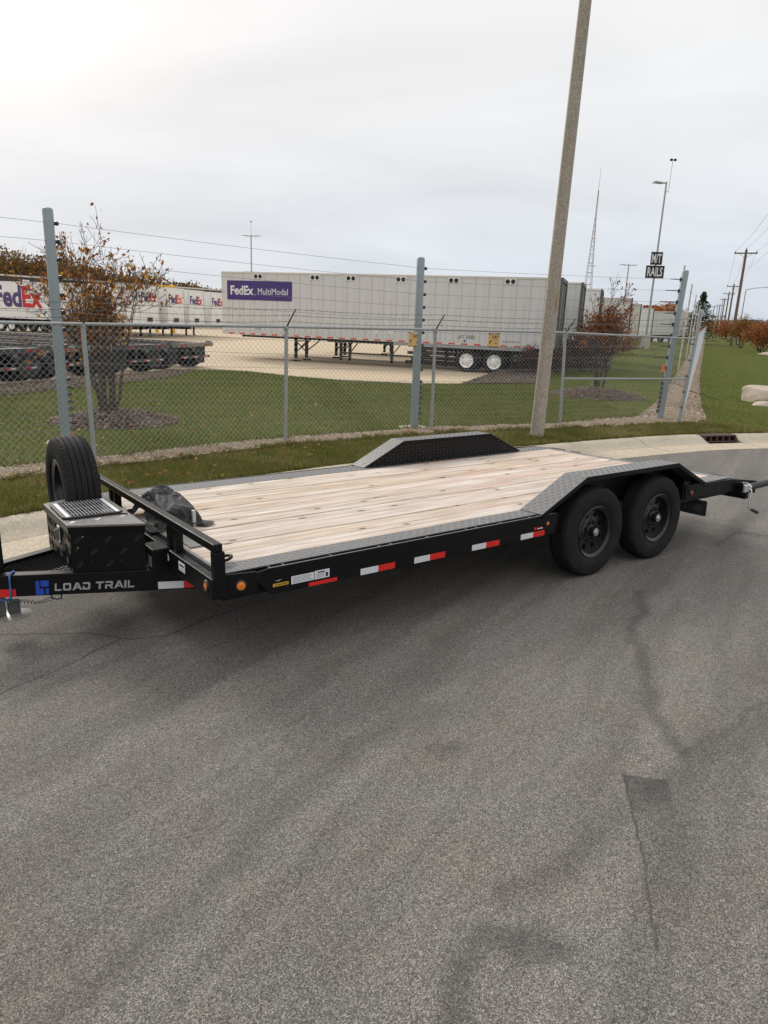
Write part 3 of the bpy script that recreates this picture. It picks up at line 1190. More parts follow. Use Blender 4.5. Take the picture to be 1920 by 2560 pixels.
# verge between kerb and gravel, by kerb parameter
def verge_pts(n, xa, xb):
    X = rng.uniform(xa, xb, n)
    t = rng.random(n)
    gl_a = np.array(gl)
    out = np.empty((n, 3))
    # matching point on the gravel edge: nearest by projection along kerb normal
    xs_ = np.linspace(xa, xb, 200)
    A = np.array([toW(x, yk(x) + .015, .136) for x in xs_])
    E_ = []
    gd = np.array(dense(gl, 6))
    for x, a in zip(xs_, A):
        q = toW(x, yk(x) + 8, 0)
        dv = np.array([q.x - a[0], q.y - a[1]])
        dv /= np.linalg.norm(dv)
        rel = gd - a[:2]
        along = rel @ dv
        perp = np.abs(rel @ np.array([-dv[1], dv[0]]))
        kx = np.argmin(perp)
        E_.append(along[kx] if perp[kx] < .5 else 7.0)
    E_ = np.array(E_)
    ix = (X - xa) / (xb - xa) * 199
    i0 = np.clip(ix.astype(int), 0, 198)
    fr = ix - i0
    a = A[i0] * (1 - fr)[:, None] + A[i0 + 1] * fr[:, None]
    e = (E_[i0] * (1 - fr) + E_[i0 + 1] * fr) + .06
    dirv = np.array([ey.x, ey.y])
    dirv /= np.linalg.norm(dirv)
    dist = t * e
    p = a[:, :2] + dirv * dist[:, None]
    z = a[:, 2] + (.02 - a[:, 2]) * np.clip(dist / 1.6, 0, 1) ** 2 * (3 - 2 * np.clip(dist / 1.6, 0, 1))
    z += np.array([rise(x, y) for x, y in p])
    return np.column_stack([p, z])


VP = verge_pts(150000, -4.0, 14.5)
pn = vnoise(VP[:, 0], VP[:, 1], .9, 3) * .6 + vnoise(VP[:, 0], VP[:, 1], .25, 4) * .4
VP = VP[rng.random(len(VP)) < .35 + .75 * pn]
pn = vnoise(VP[:, 0], VP[:, 1], .9, 3) * .6 + vnoise(VP[:, 0], VP[:, 1], .3, 5) * .4
o = blades('verge_grass', VP, .066, .0042, 'grass_blades', 1.2, rbias=(1 - pn) * .62 - .14)
o['label'] = 'short tired grass on the verge beside the kerb'
o['category'] = 'grass'

# lawn inside the fence
def lawn_pts(n, s0, s1, tmin_fun=None, tmax=1.0, tpow=1.0):
    S = rng.uniform(s0, s1, n)
    i = np.minimum(S.astype(int), len(pairs) - 2)
    fr = S - i
    xk = np.array([p[0] for p in pairs], float)
    bx = np.array([p[1][0] for p in pairs], float)
    by = np.array([p[1][1] for p in pairs], float)
    X = xk[i] + (xk[i + 1] - xk[i]) * fr
    B = np.column_stack([bx[i] + (bx[i + 1] - bx[i]) * fr, by[i] + (by[i + 1] - by[i]) * fr])
    A = np.array([toW(x, yk(x), 0)[:2] for x in X])
    t = rng.random(n) ** tpow * tmax
    return A + (B - A) * t[:, None]


fpl = np.array(off_line(FD, .27))
def behind_fence(P):
    """signed: True if north of the front gravel strip and west of the side strip"""
    out = np.zeros(len(P), bool)
    seg = fpl
    dmin = np.full(len(P), 1e9)
    for a, b in zip(seg[:-1], seg[1:]):
        t = b - a
        L = np.linalg.norm(t)
        t /= L
        rel = P - a
        al = np.clip(rel @ t, 0, L)
        foot = a + al[:, None] * t
        dd = np.linalg.norm(P - foot, axis=1)
        side = rel @ np.array([-t[1], t[0]])
        upd = dd < dmin
        dmin[upd] = dd[upd]
        out[upd] = side[upd] > 0
    rel = P - np.array(FP[-1])
    side = rel @ np.array([-RDIR.y, RDIR.x])
    return out & (side > .72)


LP_ = np.vstack([lawn_pts(90000, 3, 10.5, tpow=.6), lawn_pts(95000, 10.5, 17, tpow=.75), lawn_pts(60000, 16, 19.9, tpow=.62) ])
keep = behind_fence(LP_)
LP_ = LP_[keep]
# keep clear of mulch beds
for (cx, cy, rr_) in ((-5.05, 12.95, 1.12), (6.3, 21.6, 1.35)):
    LP_ = LP_[np.hypot(LP_[:, 0] - cx, LP_[:, 1] - cy) > rr_]
zz = np.array([lawn_z(x, y, 5) for x, y in LP_])
LPz = np.column_stack([LP_, zz])
dist = np.hypot(LP_[:, 0], LP_[:, 1])
pn = vnoise(LP_[:, 0], LP_[:, 1], 1.3, 8)
o = blades('lawn_grass', LPz, .062, .0060, 'lawn_blades', 1.1, rbias=(1 - pn * .6 - .4 * vnoise(LP_[:, 0], LP_[:, 1], .3, 12)) * .48 - .10)
o['label'] = 'mown green grass of the lawn behind the fence'
o['category'] = 'grass'
# strip right of the side fence
t = rng.random(60000)
L = 1.0 + 75 * t ** 1.7
wv = rng.random(60000) * (9 + L * .25) + .42
P = np.array(FP[-1]) + np.outer(L - 1.5, [RDIR.x, RDIR.y]) + np.outer(wv, [RDIR.y, -RDIR.x])
zz = np.array([lawn_z(x, y, 5) for x, y in P])
pn = vnoise(P[:, 0], P[:, 1], 2.0, 9)
o = blades('strip_grass', np.column_stack([P, zz]), .05, .007, 'lawn_blades', 1.0, rbias=(1 - pn) * .35 - .02)
o['label'] = 'green grass strip running away beside the side fence'
o['category'] = 'grass'


# taller tufts along the ragged edges of the gravel and over the kerb back
def edge_tufts(line, n_, spread, z_off, hgt_, zf):
    L_ = np.array(line)
    i_ = rng.integers(0, len(L_) - 1, n_)
    f_ = rng.random(n_)[:, None]
    c_ = L_[i_] + (L_[i_ + 1] - L_[i_]) * f_
    c_ += rng.normal(0, spread, c_.shape)
    c_ = c_[vnoise(c_[:, 0], c_[:, 1], .35, 21) > .42]
    P_ = np.repeat(c_, 14, axis=0) + rng.normal(0, .018, (len(c_) * 14, 2))
    return np.column_stack([P_, np.array([zf(x, y) for x, y in P_]) + z_off])


kb = [tuple(toW(x, yk(x) + .02, .136)[:2]) for x in np.linspace(-3, 14.4, 300)]
kz = [toW(x, yk(x) + .02, .136) for x in np.linspace(-3, 14.4, 300)]
kxy = np.array([(p[0], p[1]) for p in kz])
kzz = np.array([p[2] for p in kz])
ZF = lambda x, y: lawn_z(x, y, 5)
T1 = edge_tufts(dense(gl, 2), 900, .06, .01, .08, ZF)
T2 = edge_tufts(dense(gr, 2), 900, .08, .01, .08, ZF)
T3 = edge_tufts(kb, 700, .025, .0, .08, lambda x, y: float(kzz[np.argmin((kxy[:, 0] - x) ** 2 + (kxy[:, 1] - y) ** 2)]))
TT = np.vstack([T1, T2, T3])
o = blades('edge_grass', TT, .085, .0045, 'grass_blades', 1.0, rbias=rng.random(len(TT)) * .3 - .05)
o['label'] = 'ragged grass tufts along the gravel and kerb edges'
o['category'] = 'grass'


# mulch beds
def mulch_ring(cx, cy, rad, hgt, seed, asp=1.0):
    rs = random.Random(seed)
    mbx = MB()
    na_, nr = 28, 6
    vs_ = [(cx, cy, .02 + rise(cx, cy) + hgt)]
    for j in range(1, nr + 1):
        for kx in range(na_):
            an = 2 * math.pi * kx / na_
            rr2 = rad * j / nr * (1 + .06 * math.sin(3 * an + seed) + .05 * rs.uniform(-1, 1))
            x, y = cx + rr2 * math.cos(an), cy + rr2 * math.sin(an) * asp
            vs_.append((x, y, .022 + rise(x, y) + hgt * math.cos(math.pi / 2 * j / nr) ** 1.2 - (.03 if j == nr else 0)))
    fs_ = [(0, 1 + kx, 1 + (kx + 1) % na_) for kx in range(na_)]
    for j in range(nr - 1):
        for kx in range(na_):
            fs_.append((1 + j * na_ + kx, 1 + (j + 1) * na_ + kx, 1 + (j + 1) * na_ + (kx + 1) % na_, 1 + j * na_ + (kx + 1) % na_))
    mbx.add(vs_, fs_)
    o_ = struct(mbx.build('mulch_bed', 'bark_dark', smooth=60))
    n = int(rad * rad * 2600)
    rr2 = rad * np.sqrt(rng.random(n)) * 1.02
    an = rng.uniform(0, 2 * np.pi, n)
    x, y = cx + rr2 * np.cos(an), cy + rr2 * np.sin(an) * asp
    z = np.array([rise(a, b) for a, b in zip(x, y)]) + .03 + hgt * np.cos(np.clip(np.pi / 2 * rr2 / rad, 0, np.pi / 2)) ** 1.2
    return np.column_stack([x, y, z])


mch = [mulch_ring(-5.05, 12.95, 1.15, .19, 3), mulch_ring(6.3, 21.6, 1.45, .24, 5)]
ml = [(2.4, 24.0), (3.2, 26.4), (4.15, 29.4), (5.6, 33.5), (7.7, 39.9), (12.4, 54.8), (16, 65)]
mr = [(5.2, 25.1), (6.0, 27.0), (7.0, 30.0), (8.2, 33.0), (10.8, 40.0), (16.2, 55), (19.5, 64.5)]
struct(strip_sheet('mulch_border', ml, mr, lambda x, y: lawn_z(x, y, 5), 'bark_dark', .03))
mch.append(pts_between(ml, mr, 9000, lambda x, y: lawn_z(x, y, 5) + .055, None, .0, 1.0))
ml2 = [(-14, 11.1), (-11.4, 15.9), (-10.2, 17.7), (-9.7, 19.5), (-8.5, 22.4), (-7.6, 24.9), (-6.9, 25.4)]
mr2 = [(-12.2, 9.6), (-9.9, 14.0), (-8.7, 15.8), (-8.3, 17.2), (-7.5, 19.2), (-6.8, 21.8), (-6.8, 25.2)]
struct(strip_sheet('mulch_border', ml2, mr2, lambda x, y: lawn_z(x, y, 5), 'bark_dark', .02))
mch.append(pts_between(ml2, mr2, 8000, lambda x, y: lawn_z(x, y, 5) + .045, None, .0, 1.0))
scatter_tri_stones('mulch_chips', np.vstack(mch), .024, 'mulch', .5)['label'] = 'brown shredded bark mulch round the yard trees'

# fallen leaves
n = 240
lp = verge_pts(n, -3.0, 12)
lp2 = np.column_stack([g1[:60, 0], g1[:60, 1], g1[:60, 2]])
LL = lawn_pts(700, 3, 12)
LL = LL[behind_fence(LL)]
# more of them near the left tree
near = np.exp(-((LL[:, 0] + 5) ** 2 + (LL[:, 1] - 12) ** 2) / 18.0)
LL = LL[rng.random(len(LL)) < near + .04]
lp3 = np.column_stack([LL, np.full(len(LL), .05)])
wgt = rng.random(n) < np.clip(1.15 - (lp[:, 0] + 4) * .16, .12, 1)
ap = np.vstack([lp[wgt], lp2, lp3])


def leaf_quads(P, size, tilt=1.0, seed=0, flat_bias=0.0):
    """folded leaf: two triangles sharing the midrib"""
    rs = np.random.default_rng(seed)
    n_ = len(P)
    d1 = rs.normal(size=(n_, 3))
    d1[:, 2] *= tilt
    d1 /= np.linalg.norm(d1, axis=1)[:, None]
    d2 = rs.normal(size=(n_, 3))
    d2[:, 2] *= tilt
    d2 -= d1 * np.sum(d1 * d2, 1)[:, None]
    d2 /= np.linalg.norm(d2, axis=1)[:, None]
    nn = np.cross(d1, d2)
    s = (size * rs.uniform(.55, 1.25, n_))[:, None]
    tip, base_ = P + d1 * s, P - d1 * s * .8
    mid = P
    l_ = mid + d2 * s * .55 + nn * s * .22
    r_ = mid - d2 * s * .55 + nn * s * .22
    V_ = np.stack([base_, l_, tip, base_, tip, r_], 1).reshape(-1, 3)
    return V_, np.repeat(rs.random(n_), 6)


ap[:, 2] += .035
V_, rn = leaf_quads(ap, .042, .35, 3)
o = soup('fallen_leaves', V_, 3, 'leaf_orange_dry', rnd=rn)
o['label'] = 'dry orange leaves lying scattered on the grass'
o['category'] = 'leaves'
# ------------------------------------------------------------------ flatbed car trailer
TR = thing('flatbed_trailer', 'black tandem-axle flatbed trailer with pale plank deck parked at the kerb', 'trailer', mtx=TM)
ZD = .618
W_ = 2.597
YN, YF = .208, 2.303            # wooden deck
XR = 5.345
FWD = .2206


def treadlugs(mbx, o, u_, v_, lu, lv, pitch=.034, h=.0028, skip=None):
    """raised pattern of tread plate: short lens ridges, alternating direction"""
    o, u_, v_ = Vector(o), Vector(u_).normalized(), Vector(v_).normalized()
    n_ = u_.cross(v_)
    nu, nv_ = int(lu / pitch * 1.0), max(1, int(lv / pitch))
    for i in range(nu):
        for j in range(nv_):
            c = o + u_ * ((i + .5) * lu / nu) + v_ * ((j + .5) * lv / nv_)
            a = (u_ + v_) if (i + j) % 2 else (u_ - v_)
            a = a.normalized()
            b = n_.cross(a)
            L, wd = pitch * .52, pitch * .17
            mbx.add([c - a * L, c - b * wd, c + a * L, c + b * wd, c + n_ * h - a * L * .45, c + n_ * h + a * L * .45],
                    [(0, 1, 4), (1, 5, 4), (1, 2, 5), (2, 3, 5), (3, 4, 5), (3, 0, 4)])


# planks
nb = 11
pw = (YF - YN) / nb
plank_me = MB().box(0, XR - .10, .0050, pw - .0050, -.038, 0).mesh('plank')
for k in range(nb):
    p = put('plank', plank_me, 'deck_wood', TR, bevel=.002)
    p.location = (.10, YN + k * pw, ZD + random.uniform(-.0022, .0022))
# steel strips beside the deck, tread plate
for side in (0, 1):
    y0, y1 = (.050, YN - .003) if side == 0 else (YF + .003, W_ - .050)
    for (xa, xb) in ((.085, 2.70), (4.87, 5.42)):
        mb = MB().box(xa, xb, y0, y1, ZD - .006, ZD - .001)
        pl = mb.build('tread_plate', 'black_dusty_sheen', TR)
        mb = MB()
        treadlugs(mb, (xa + .01, y0 + .005, ZD - .001), (1, 0, 0), (0, 1, 0), xb - xa - .02, y1 - y0 - .01)
        mb.build('tread_ridges', 'black_dusty_sheen', pl, kind='stuff')
    # long side rail below, rub rail and stake pockets
    s = (lambda y: y) if side == 0 else (lambda y: W_ - y)
    a, b = sorted((s(.050), s(.098)))
    MB().box(.075, 2.80, a, b, .455, ZD - .007).build('side_rail', 'black_paint', TR, bevel=.004)
    MB().box(4.56, 5.42, a, b, .455, ZD - .007).build('side_rail', 'black_paint', TR, bevel=.004)
    a, b = sorted((s(.2083), s(.2118)))
    MB().box(2.66, 4.90, a, b, .40, ZD + .014).build('well_wall', 'black_paint', TR)
    for xw in (2.802, 4.55):
        a, b = sorted((s(.052), s(.208)))
        MB().box(xw - .012, xw, a, b, .42, ZD - .008).build('well_end', 'black_paint', TR)
    a, b = sorted((s(.0), s(.011)))
    mb = MB().extrude([(.26, a, .55), (.36, a, .452), (2.80, a, .452), (2.80, a, ZD - .006), (.34, a, ZD - .006), (.26, a, .60)], (0, b - a, 0))
    mb.build('rub_rail', 'black_paint', TR, bevel=.0025)
    MB().extrude([(4.585, a, .512), (5.42, a, .490), (5.42, a, ZD - .006), (4.585, a, ZD + .018)], (0, b - a, 0)).build('rub_rail', 'black_paint', TR, bevel=.0025)
    MB().box(.345, 2.795, a + .001, b - .001, ZD - .0059, ZD - .0035).build('rail_highlight', 'black_dusty_sheen', TR)  # paler strip added to paint the sky's highlight along the rail top
    for xp in (.355, .445, .77, 1.13, 1.225, 1.53, 1.885, 1.98, 2.22, 2.525, 2.615, 5.05, 5.14, 5.36):
        a2, b2 = sorted((s(.0115), s(.0495)))
        MB().box(xp, xp + .008, a2, b2, .50, ZD - .0068).build('stake_pocket', 'black_dusty_sheen', TR)
    # front corner gusset from the post to the rub rail
    mb = MB().extrude([(.082, s(.049), .490), (.262, s(.006), .490), (.262, s(.006), ZD - .008), (.082, s(.049), ZD - .008)], (0, .012 if side else -.012, 0))
    mb.build('corner_plate', 'black_paint', TR)
MB().box(2.702, 4.868, YF + .003, W_ - FWD + .002, ZD - .008, ZD - .002).build('deck_edge', 'black_dusty_sheen', TR)
# end steel
MB().box(.078, .0985, .1, W_ - .1, ZD - .05, ZD + .001).build('front_angle', 'black_dusty_sheen', TR)
MB().box(XR + .004, XR + .075, YN, YF, ZD - .04, ZD + .002).build('rear_angle', 'black_dusty_sheen', TR, bevel=.003)
MB().box(XR + .085, XR + .115, YN, YF, ZD - .06, ZD - .012).build('ramp_hinge_bar', 'black_dusty_sheen', TR, bevel=.004)
# dovetail rails drop at the back
for side in (0, 1):
    s = (lambda y: y) if side == 0 else (lambda y: W_ - y)
    for (ya, yb, nm) in ((.002, .05, 'dovetail_rail'),):
        a, b = s(ya), s(yb)
        MB().extrude([(5.421, a, .490), (5.90, a, .415), (5.90, a, .546), (5.421, a, ZD - .006)], (0, b - a, 0)).build(nm, 'black_paint', TR, bevel=.004)
    a, b = sorted((s(.052), s(.34)))
    mb = MB()
    mb.hexa([(5.421, a, ZD - .008), (5.56, a, ZD - .028), (5.56, b, ZD - .028), (5.421, b, ZD - .008)], [(5.421, a, ZD - .003), (5.56, a, ZD - .023), (5.56, b, ZD - .023), (5.421, b, ZD - .003)])
    mb.build('dovetail_plate', 'black_dusty_sheen', TR)
MB().box(5.80, 5.87, .051, W_ - .051, .352, .50).build('rear_crossmember', 'black_paint', TR, bevel=.005)
for yy in (.62, 1.15, 1.45, 1.98):
    MB().box(5.47, 5.80, yy, yy + .06, .44, .52).build('ramp_rail', 'black_dusty_sheen', TR, bevel=.004)
for yy in (.24, 2.05, 2.28):
    mb = MB().tube((5.63, yy, ZD - .045), (5.62, yy + .12, ZD - .045), .020, n=10)
    mb.build('ramp_pin', 'black_plastic', TR, smooth=50)
# under-structure
for x in np.arange(.45, 5.3, .41):
    MB().box(x, x + .04, .099, W_ - .099, .47, .572).build('crossmember', 'dark_under', TR)
for yy in (.62, 1.93):
    MB().box(.1, 5.3, yy, yy + .05, .42, .469).build('main_beam', 'dark_under', TR)
# front headboard rail
MB().box(.0, .052, .0, W_, ZD - .128, ZD - .008).build('front_channel', 'black_paint', TR, bevel=.004)
MB().box(.016, .070, .0, W_, .758, .804).build('head_rail', 'black_paint', TR, bevel=.005)
MB().box(.017, .082, -.002, .050, .492, .757).build('head_post', 'black_paint', TR, bevel=.005)
MB().box(.017, .082, W_ - .050, W_ + .002, .492, .757).build('head_post', 'black_paint', TR, bevel=.005)
for yy in (.585, .70, 1.85, 1.965):
    MB().box(.019, .067, yy, yy + .048, ZD - .006, .757).build('head_post', 'black_paint', TR, bevel=.004)
# loose steel plate at the front of the deck
mb = MB().box(.112, .30, .60, 1.02, ZD + .0045, ZD + .0095)
mb.build('winch_plate', 'black_dusty_sheen', TR)

# fenders
fx = [2.632, 3.142, 4.412, 4.927]
FZT = .861
FWD = .2206
for side in (0, 1):
    s = (lambda y: y) if side == 0 else (lambda y: W_ - y)
    yo, yi = s(0), s(FWD)
    top = [(fx[0], ZD + .004), (fx[1], FZT), (fx[2], FZT), (fx[3], ZD + .004)]
    fe = sub('fender', TR)
    th = .007
    for i, ((xa, za), (xb, zb_)) in enumerate(zip(top[:-1], top[1:])):
        mb = MB()
        dx, dz_ = xb - xa, zb_ - za
        nn = Vector((-dz_, 0, dx)).normalized()
        lo_ = [Vector((xa, yo, za)), Vector((xb, yo, zb_)), Vector((xb, yi, zb_)), Vector((xa, yi, za))]
        mb.hexa([p - nn * th for p in lo_], lo_)
        mb.build('fender_plate', 'black_dusty_sheen', fe)
        mb = MB()
        uv = Vector((dx, 0, dz_))
        y_first = min(yo, yi)
        treadlugs(mb, Vector((xa, y_first, za)) + uv.normalized() * .012 + Vector((0, .008, 0)), uv, (0, 1, 0), uv.length - .024, FWD - .016)
        mb.build('tread_ridges', 'black_dusty_sheen', fe, kind='stuff')
        # turned-down outer lip
        mb = MB()
        sgn = -1 if side == 0 else 1
        lip = .038
        dn = Vector((0, 0, -lip))
        q = [Vector((xa, yo, za)), Vector((xb, yo, zb_))]
        mb.hexa([q[0] + dn, q[1] + dn, q[1] + dn + Vector((0, sgn * .006, 0)), q[0] + dn + Vector((0, sgn * .006, 0))], [q[0], q[1], q[1] + Vector((0, sgn * .006, 0)), q[0] + Vector((0, sgn * .006, 0))])
        mb.build('fender_lip', 'black_plate', fe, bevel=.002)
    # inner wall up from the deck
    iw = [(fx[0] + .008, ZD + .003), (fx[1] + .001, FZT - .0035), (fx[2] - .001, FZT - .0035), (fx[3] - .008, ZD + .003)]
    MB().extrude([(x, yi, z) for x, z in iw], (0, .006 if side == 0 else -.006, 0)).build('fender_wall', 'black_plate', fe)
    mb = MB()
    y_face = yi + (.0061 if side == 0 else -.0061)
    nu = 44
    for i in range(nu):
        for j in range(7):
            x = fx[0] + .06 + (fx[3] - fx[0] - .12) * (i + .5) / nu
            z = ZD + .012 + .034 * j
            zt = min(FZT - .03, ZD + (x - fx[0]) * (FZT - ZD) / (fx[1] - fx[0]) - .03, ZD + (fx[3] - x) * (FZT - ZD) / (fx[3] - fx[2]) - .03)
            if z > zt:
                continue
            a = Vector((1, 0, 1 if (i + j) % 2 else -1)).normalized()
            n_ = Vector((0, 1 if side == 0 else -1, 0))
            b = n_.cross(a)
            c = Vector((x, y_face, z))
            L, wd = .018, .006
            mb.add([c - a * L, c - b * wd, c + a * L, c + b * wd, c + n_ * .003 - a * L * .45, c + n_ * .003 + a * L * .45], [(0, 1, 4), (1, 5, 4), (1, 2, 5), (2, 3, 5), (3, 4, 5), (3, 0, 4)])
    mb.build('tread_ridges', 'ridge_black', fe, kind='stuff')
    # brackets at both ends of the wheel opening
    a, b = sorted((s(.012), s(.05)))
    MB().box(2.64, 2.79, a, b, .47, ZD - .008).build('fender_bracket', 'black_paint', fe, bevel=.003)
    MB().box(4.56, 4.64, a, b, .50, ZD + .05).build('fender_bracket', 'black_paint', fe, bevel=.003)


# wheels
def tyre_mb(Rr=.377, w_=.232, rb=.205):
    hw = w_ / 2
    g = .004
    prof_ = [(rb, hw * .78), (rb + .02, hw * .90), (rb + .045, hw * .965), (rb + .048, hw * .985), (rb + .075, hw), (rb + .112, hw * .985), (rb + .115, hw * .965), (rb + .125, hw * .963), (Rr - .024, hw * .93), (Rr - .010, hw * .86), (Rr - .003, hw * .76)]
    gro = [.050, .018]
    tp = [(Rr - .002, hw * .70)]
    for gpos in (.058, .020, -.020, -.058):
        tp += [(Rr, gpos + g), (Rr - .009, gpos + g * .6), (Rr - .009, gpos - g * .6), (Rr, gpos - g)]
    tp += [(Rr - .002, -hw * .70)]
    full = prof_ + tp + [(r, -a) for r, a in reversed(prof_)]
    k_ = len(full)
    lo_, hi_ = 5, 8
    nseg = 110

    def rf(i, j, r):
        if i in (9, 10, 11, k_ - 12, k_ - 11, k_ - 10) and j % 2:
            return r - .010
        return r
    mbx = MB().lathe([(r, hw - a) for r, a in full], axis='y', n=nseg, rfun=rf)
    return mbx


def rim_mb(depth, rb=.207, w_=.20, hole_r=.125, nh=8, hr=.021, y0=.018):
    """barrel with outer lip, disc with hand holes"""
    mbx = MB()
    mbx.lathe([(rb + .006, y0 - .012), (rb + .012, y0 - .006), (rb - .004, y0 + .006), (rb - .018, y0 + .014), (rb - .022, y0 + .05), (rb - .030, y0 + .075), (rb - .030, y0 + w_ - .02), (rb, y0 + w_)], axis='y', n=40)
    yd = y0 + depth
    ro, ri = rb - .026, .098
    # disc ring with holes, 8 sectors each bridged to its hole
    for q in range(nh):
        a0, a1 = 2 * math.pi * q / nh, 2 * math.pi * (q + 1) / nh
        am = (a0 + a1) / 2
        out, hol = [], []
        N = 20
        for i in range(N):
            f = i / N * 4
            if f < 1:
                r, a = ro, a0 + (a1 - a0) * f
            elif f < 2:
                r, a = ro + (ri - ro) * (f - 1), a1
            elif f < 3:
                r, a = ri, a1 + (a0 - a1) * (f - 2)
            else:
                r, a = ri + (ro - ri) * (f - 3), a0
            dy = .012 * (ro - r) / (ro - ri)
            p = Vector((r * math.cos(a), yd - dy, r * math.sin(a)))
            out.append(p)
            c = Vector((hole_r * 1.12 * math.cos(am), yd - .006, hole_r * 1.12 * math.sin(am)))
            dv = (p - c)
            dv.y = 0
            dv.normalize()
            hol.append(c + dv * hr)
        inn = [p + Vector((0, .02, 0)) for p in hol]
        mbx.add(out + hol + inn, [(i, (i + 1) % N, N + (i + 1) % N, N + i) for i in range(N)] + [(N + i, N + (i + 1) % N, 2 * N + (i + 1) % N, 2 * N + i) for i in range(N)])
    mbx.lathe([(.098, yd - .012), (.092, yd - .020), (.046, yd - .020), (.0, yd - .020)], axis='y', n=28)
    return mbx


TY = tyre_mb().mesh('tyre')
TY.shade_smooth()
TY.set_sharp_from_angle(angle=R(35))
RIM = rim_mb(.070).mesh('rim')
RIM.shade_smooth()
RIM.set_sharp_from_angle(angle=R(40))
HUB = MB().lathe([(.0, -.002), (.036, -.001), (.040, .006), (.041, .06), (.05, .065), (.05, .09)], axis='y', n=24).mesh('hub')
CAP = MB().lathe([(.0, -.010), (.016, -.010), (.018, -.004), (.030, -.003), (.033, .000)], axis='y', n=24).mesh('hub_cap')
DRUM = MB().lathe([(.0, .115), (.165, .115), (.165, .20), (0, .2)], axis='y', n=28).mesh('brake_drum')
LUG = MB().lathe([(.0, -.024), (.009, -.022), (.0125, -.006), (.0125, .006)], axis='y', n=6).mesh('lug_nut')


def wheel(name, parent, loc, rot=(0, 0, 0), flip=False):
    wr = sub(name, parent, loc, rot)
    put('tyre', TY, 'rubber', wr)
    put('rim', RIM, 'rim_black', wr)
    put('hub', HUB, 'rim_black', wr)
    put('hub_cap', CAP, 'silver', wr)
    put('brake_drum', DRUM, 'dark_under', wr)
    for q in range(8):
        an = 2 * math.pi * (q + .5) / 8
        l = put('lug_nut', LUG, 'rim_black', wr)
        l.location = (.074 * math.cos(an), .068, .074 * math.sin(an))
    return wr


AX = (3.326, 4.203)
for ax in AX:
    wheel('wheel', TR, (ax, .010, .377)).scale.y = .85
    wheel('wheel', TR, (ax, W_ - .010, .377), (0, 0, math.pi)).scale.y = .85
    MB().tube((ax, .2, .36), (ax, W_ - .2, .36), .04, n=12).build('axle', 'dark_under', TR, smooth=50)
for yy in (.34, W_ - .40):
    MB().box(2.95, 4.58, yy, yy + .06, .40, .455).build('spring_beam', 'dark_under', TR)

# lights, reflectors and stickers on the near side
def round_light(x, z, r, mat_, y=-.001):
    lt = sub('marker_light', TR, (x, y, z))
    MB().lathe([(r * .86, .001), (r * .86, -.008), (r * .95, -.011), (r * 1.18, -.006), (r * 1.22, .001)], axis='y', n=24).build('grommet', 'black_plastic', lt, smooth=50)
    MB().lathe([(0, -.013), (r * .2, -.0135), (r * .22, -.011), (r * .55, -.011), (r * .8, -.008), (r * .86, .0)], axis='y', n=24).build('lens', mat_, lt, smooth=50)
    MB().lathe([(0, -.015), (r * .14, -.014), (r * .17, -.010)], axis='y', n=12).build('lens_core', 'bumper_tan', lt, smooth=50)
    return lt


gx = .176
lt = round_light(gx, .538, .030, 'amber_lens', .018)
lt.rotation_euler = (0, 0, -.233)
round_light(2.708, .542, .024, 'amber_lens', .0105)
round_light(4.677, .556, .024, 'red_lens')
lt = round_light(0, 0, .028, 'amber_lens')
lt.location = (-.001, .075, .555)
lt.rotation_euler = (0, 0, -math.pi / 2)


def near_patch(name, x0, x1, z0, z1, mat_, y=-.0015, dz=0.):
    mb_ = MB().add([(x0, y, z0), (x1, y, z0 + dz), (x1, y, z1 + dz), (x0, y, z1)], [(0, 1, 2, 3)])
    return mb_.build(name, mat_, TR)


for (a, b, c, z) in ((.973, 1.109, 1.243, .4525), (1.402, 1.536, 1.671, .4530), (1.92, 2.057, 2.191, .4545), (2.412, 2.545, 2.672, .4565)):
    near_patch('reflective_tape', a, b, z, z + .042, 'white_tape')
    near_patch('reflective_tape', b + .0005, c, z, z + .042, 'red_tape')
near_patch('reflective_tape', .60, .80, .4525, .476, 'red_tape')
st = near_patch('data_sticker', .484, .638, .4895, .538, 'sticker')
for q in range(5):
    near_patch('print_line', .494, .628 - .01 * (q % 3), .496 + q * .008, .4985 + q * .008, 'ink_grey', -.0025)
near_patch('data_sticker', .642, .745, .4885, .542, 'sticker')
near_patch('print_block', .718, .735, .496, .522, 'ink', -.0025)
near_patch('print_block', .662, .712, .526, .534, 'ink', -.0025)
for q in range(4):
    near_patch('print_line', .652, .706, .496 + q * .007, .4985 + q * .007, 'ink_grey', -.0025)
near_patch('warning_sticker', .365, .465, .496, .514, 'yellow_paint')
for q in range(9):
    near_patch('print_mark', .374 + q * .0098, .3805 + q * .0098, .5005, .5095, 'ink', -.0025)
MB().add([(.375, -.0016, .530), (.403, -.0016, .528), (.423, -.0016, .536), (.403, -.0016, .532)], [(0, 1, 2, 3)]).build('decal_check', 'sticker', TR)
near_patch('small_decal', 2.555, 2.578, .511, .533, 'red_tape', -.0015)
near_patch('small_decal', 2.588, 2.650, .514, .521, 'sticker', -.0015)
near_patch('small_decal', 2.590, 2.640, .524, .529, 'red_tape', -.0015)
# front stickers
mb = MB()
pts = [(-.0012, .69 + .026 * math.cos(a), .560 + .026 * math.sin(a)) for a in np.linspace(0, 2 * math.pi, 20, endpoint=False)]
mb.add(pts, [tuple(range(20))]).build('round_sticker', 'sticker', TR)
MB().box(-.0021, -.0015, .672, .708, .555, .565).build('print_block', 'ink_grey', TR)
MB().box(-.0016, -.0006, .40, .50, .532, .588).build('maker_sticker', 'logo_white', TR)
MB().box(-.0026, -.0020, .415, .485, .562, .573).build('print_block', 'ink', TR)
MB().box(-.0026, -.0020, .41, .49, .543, .547).build('print_line', 'ink_grey', TR)

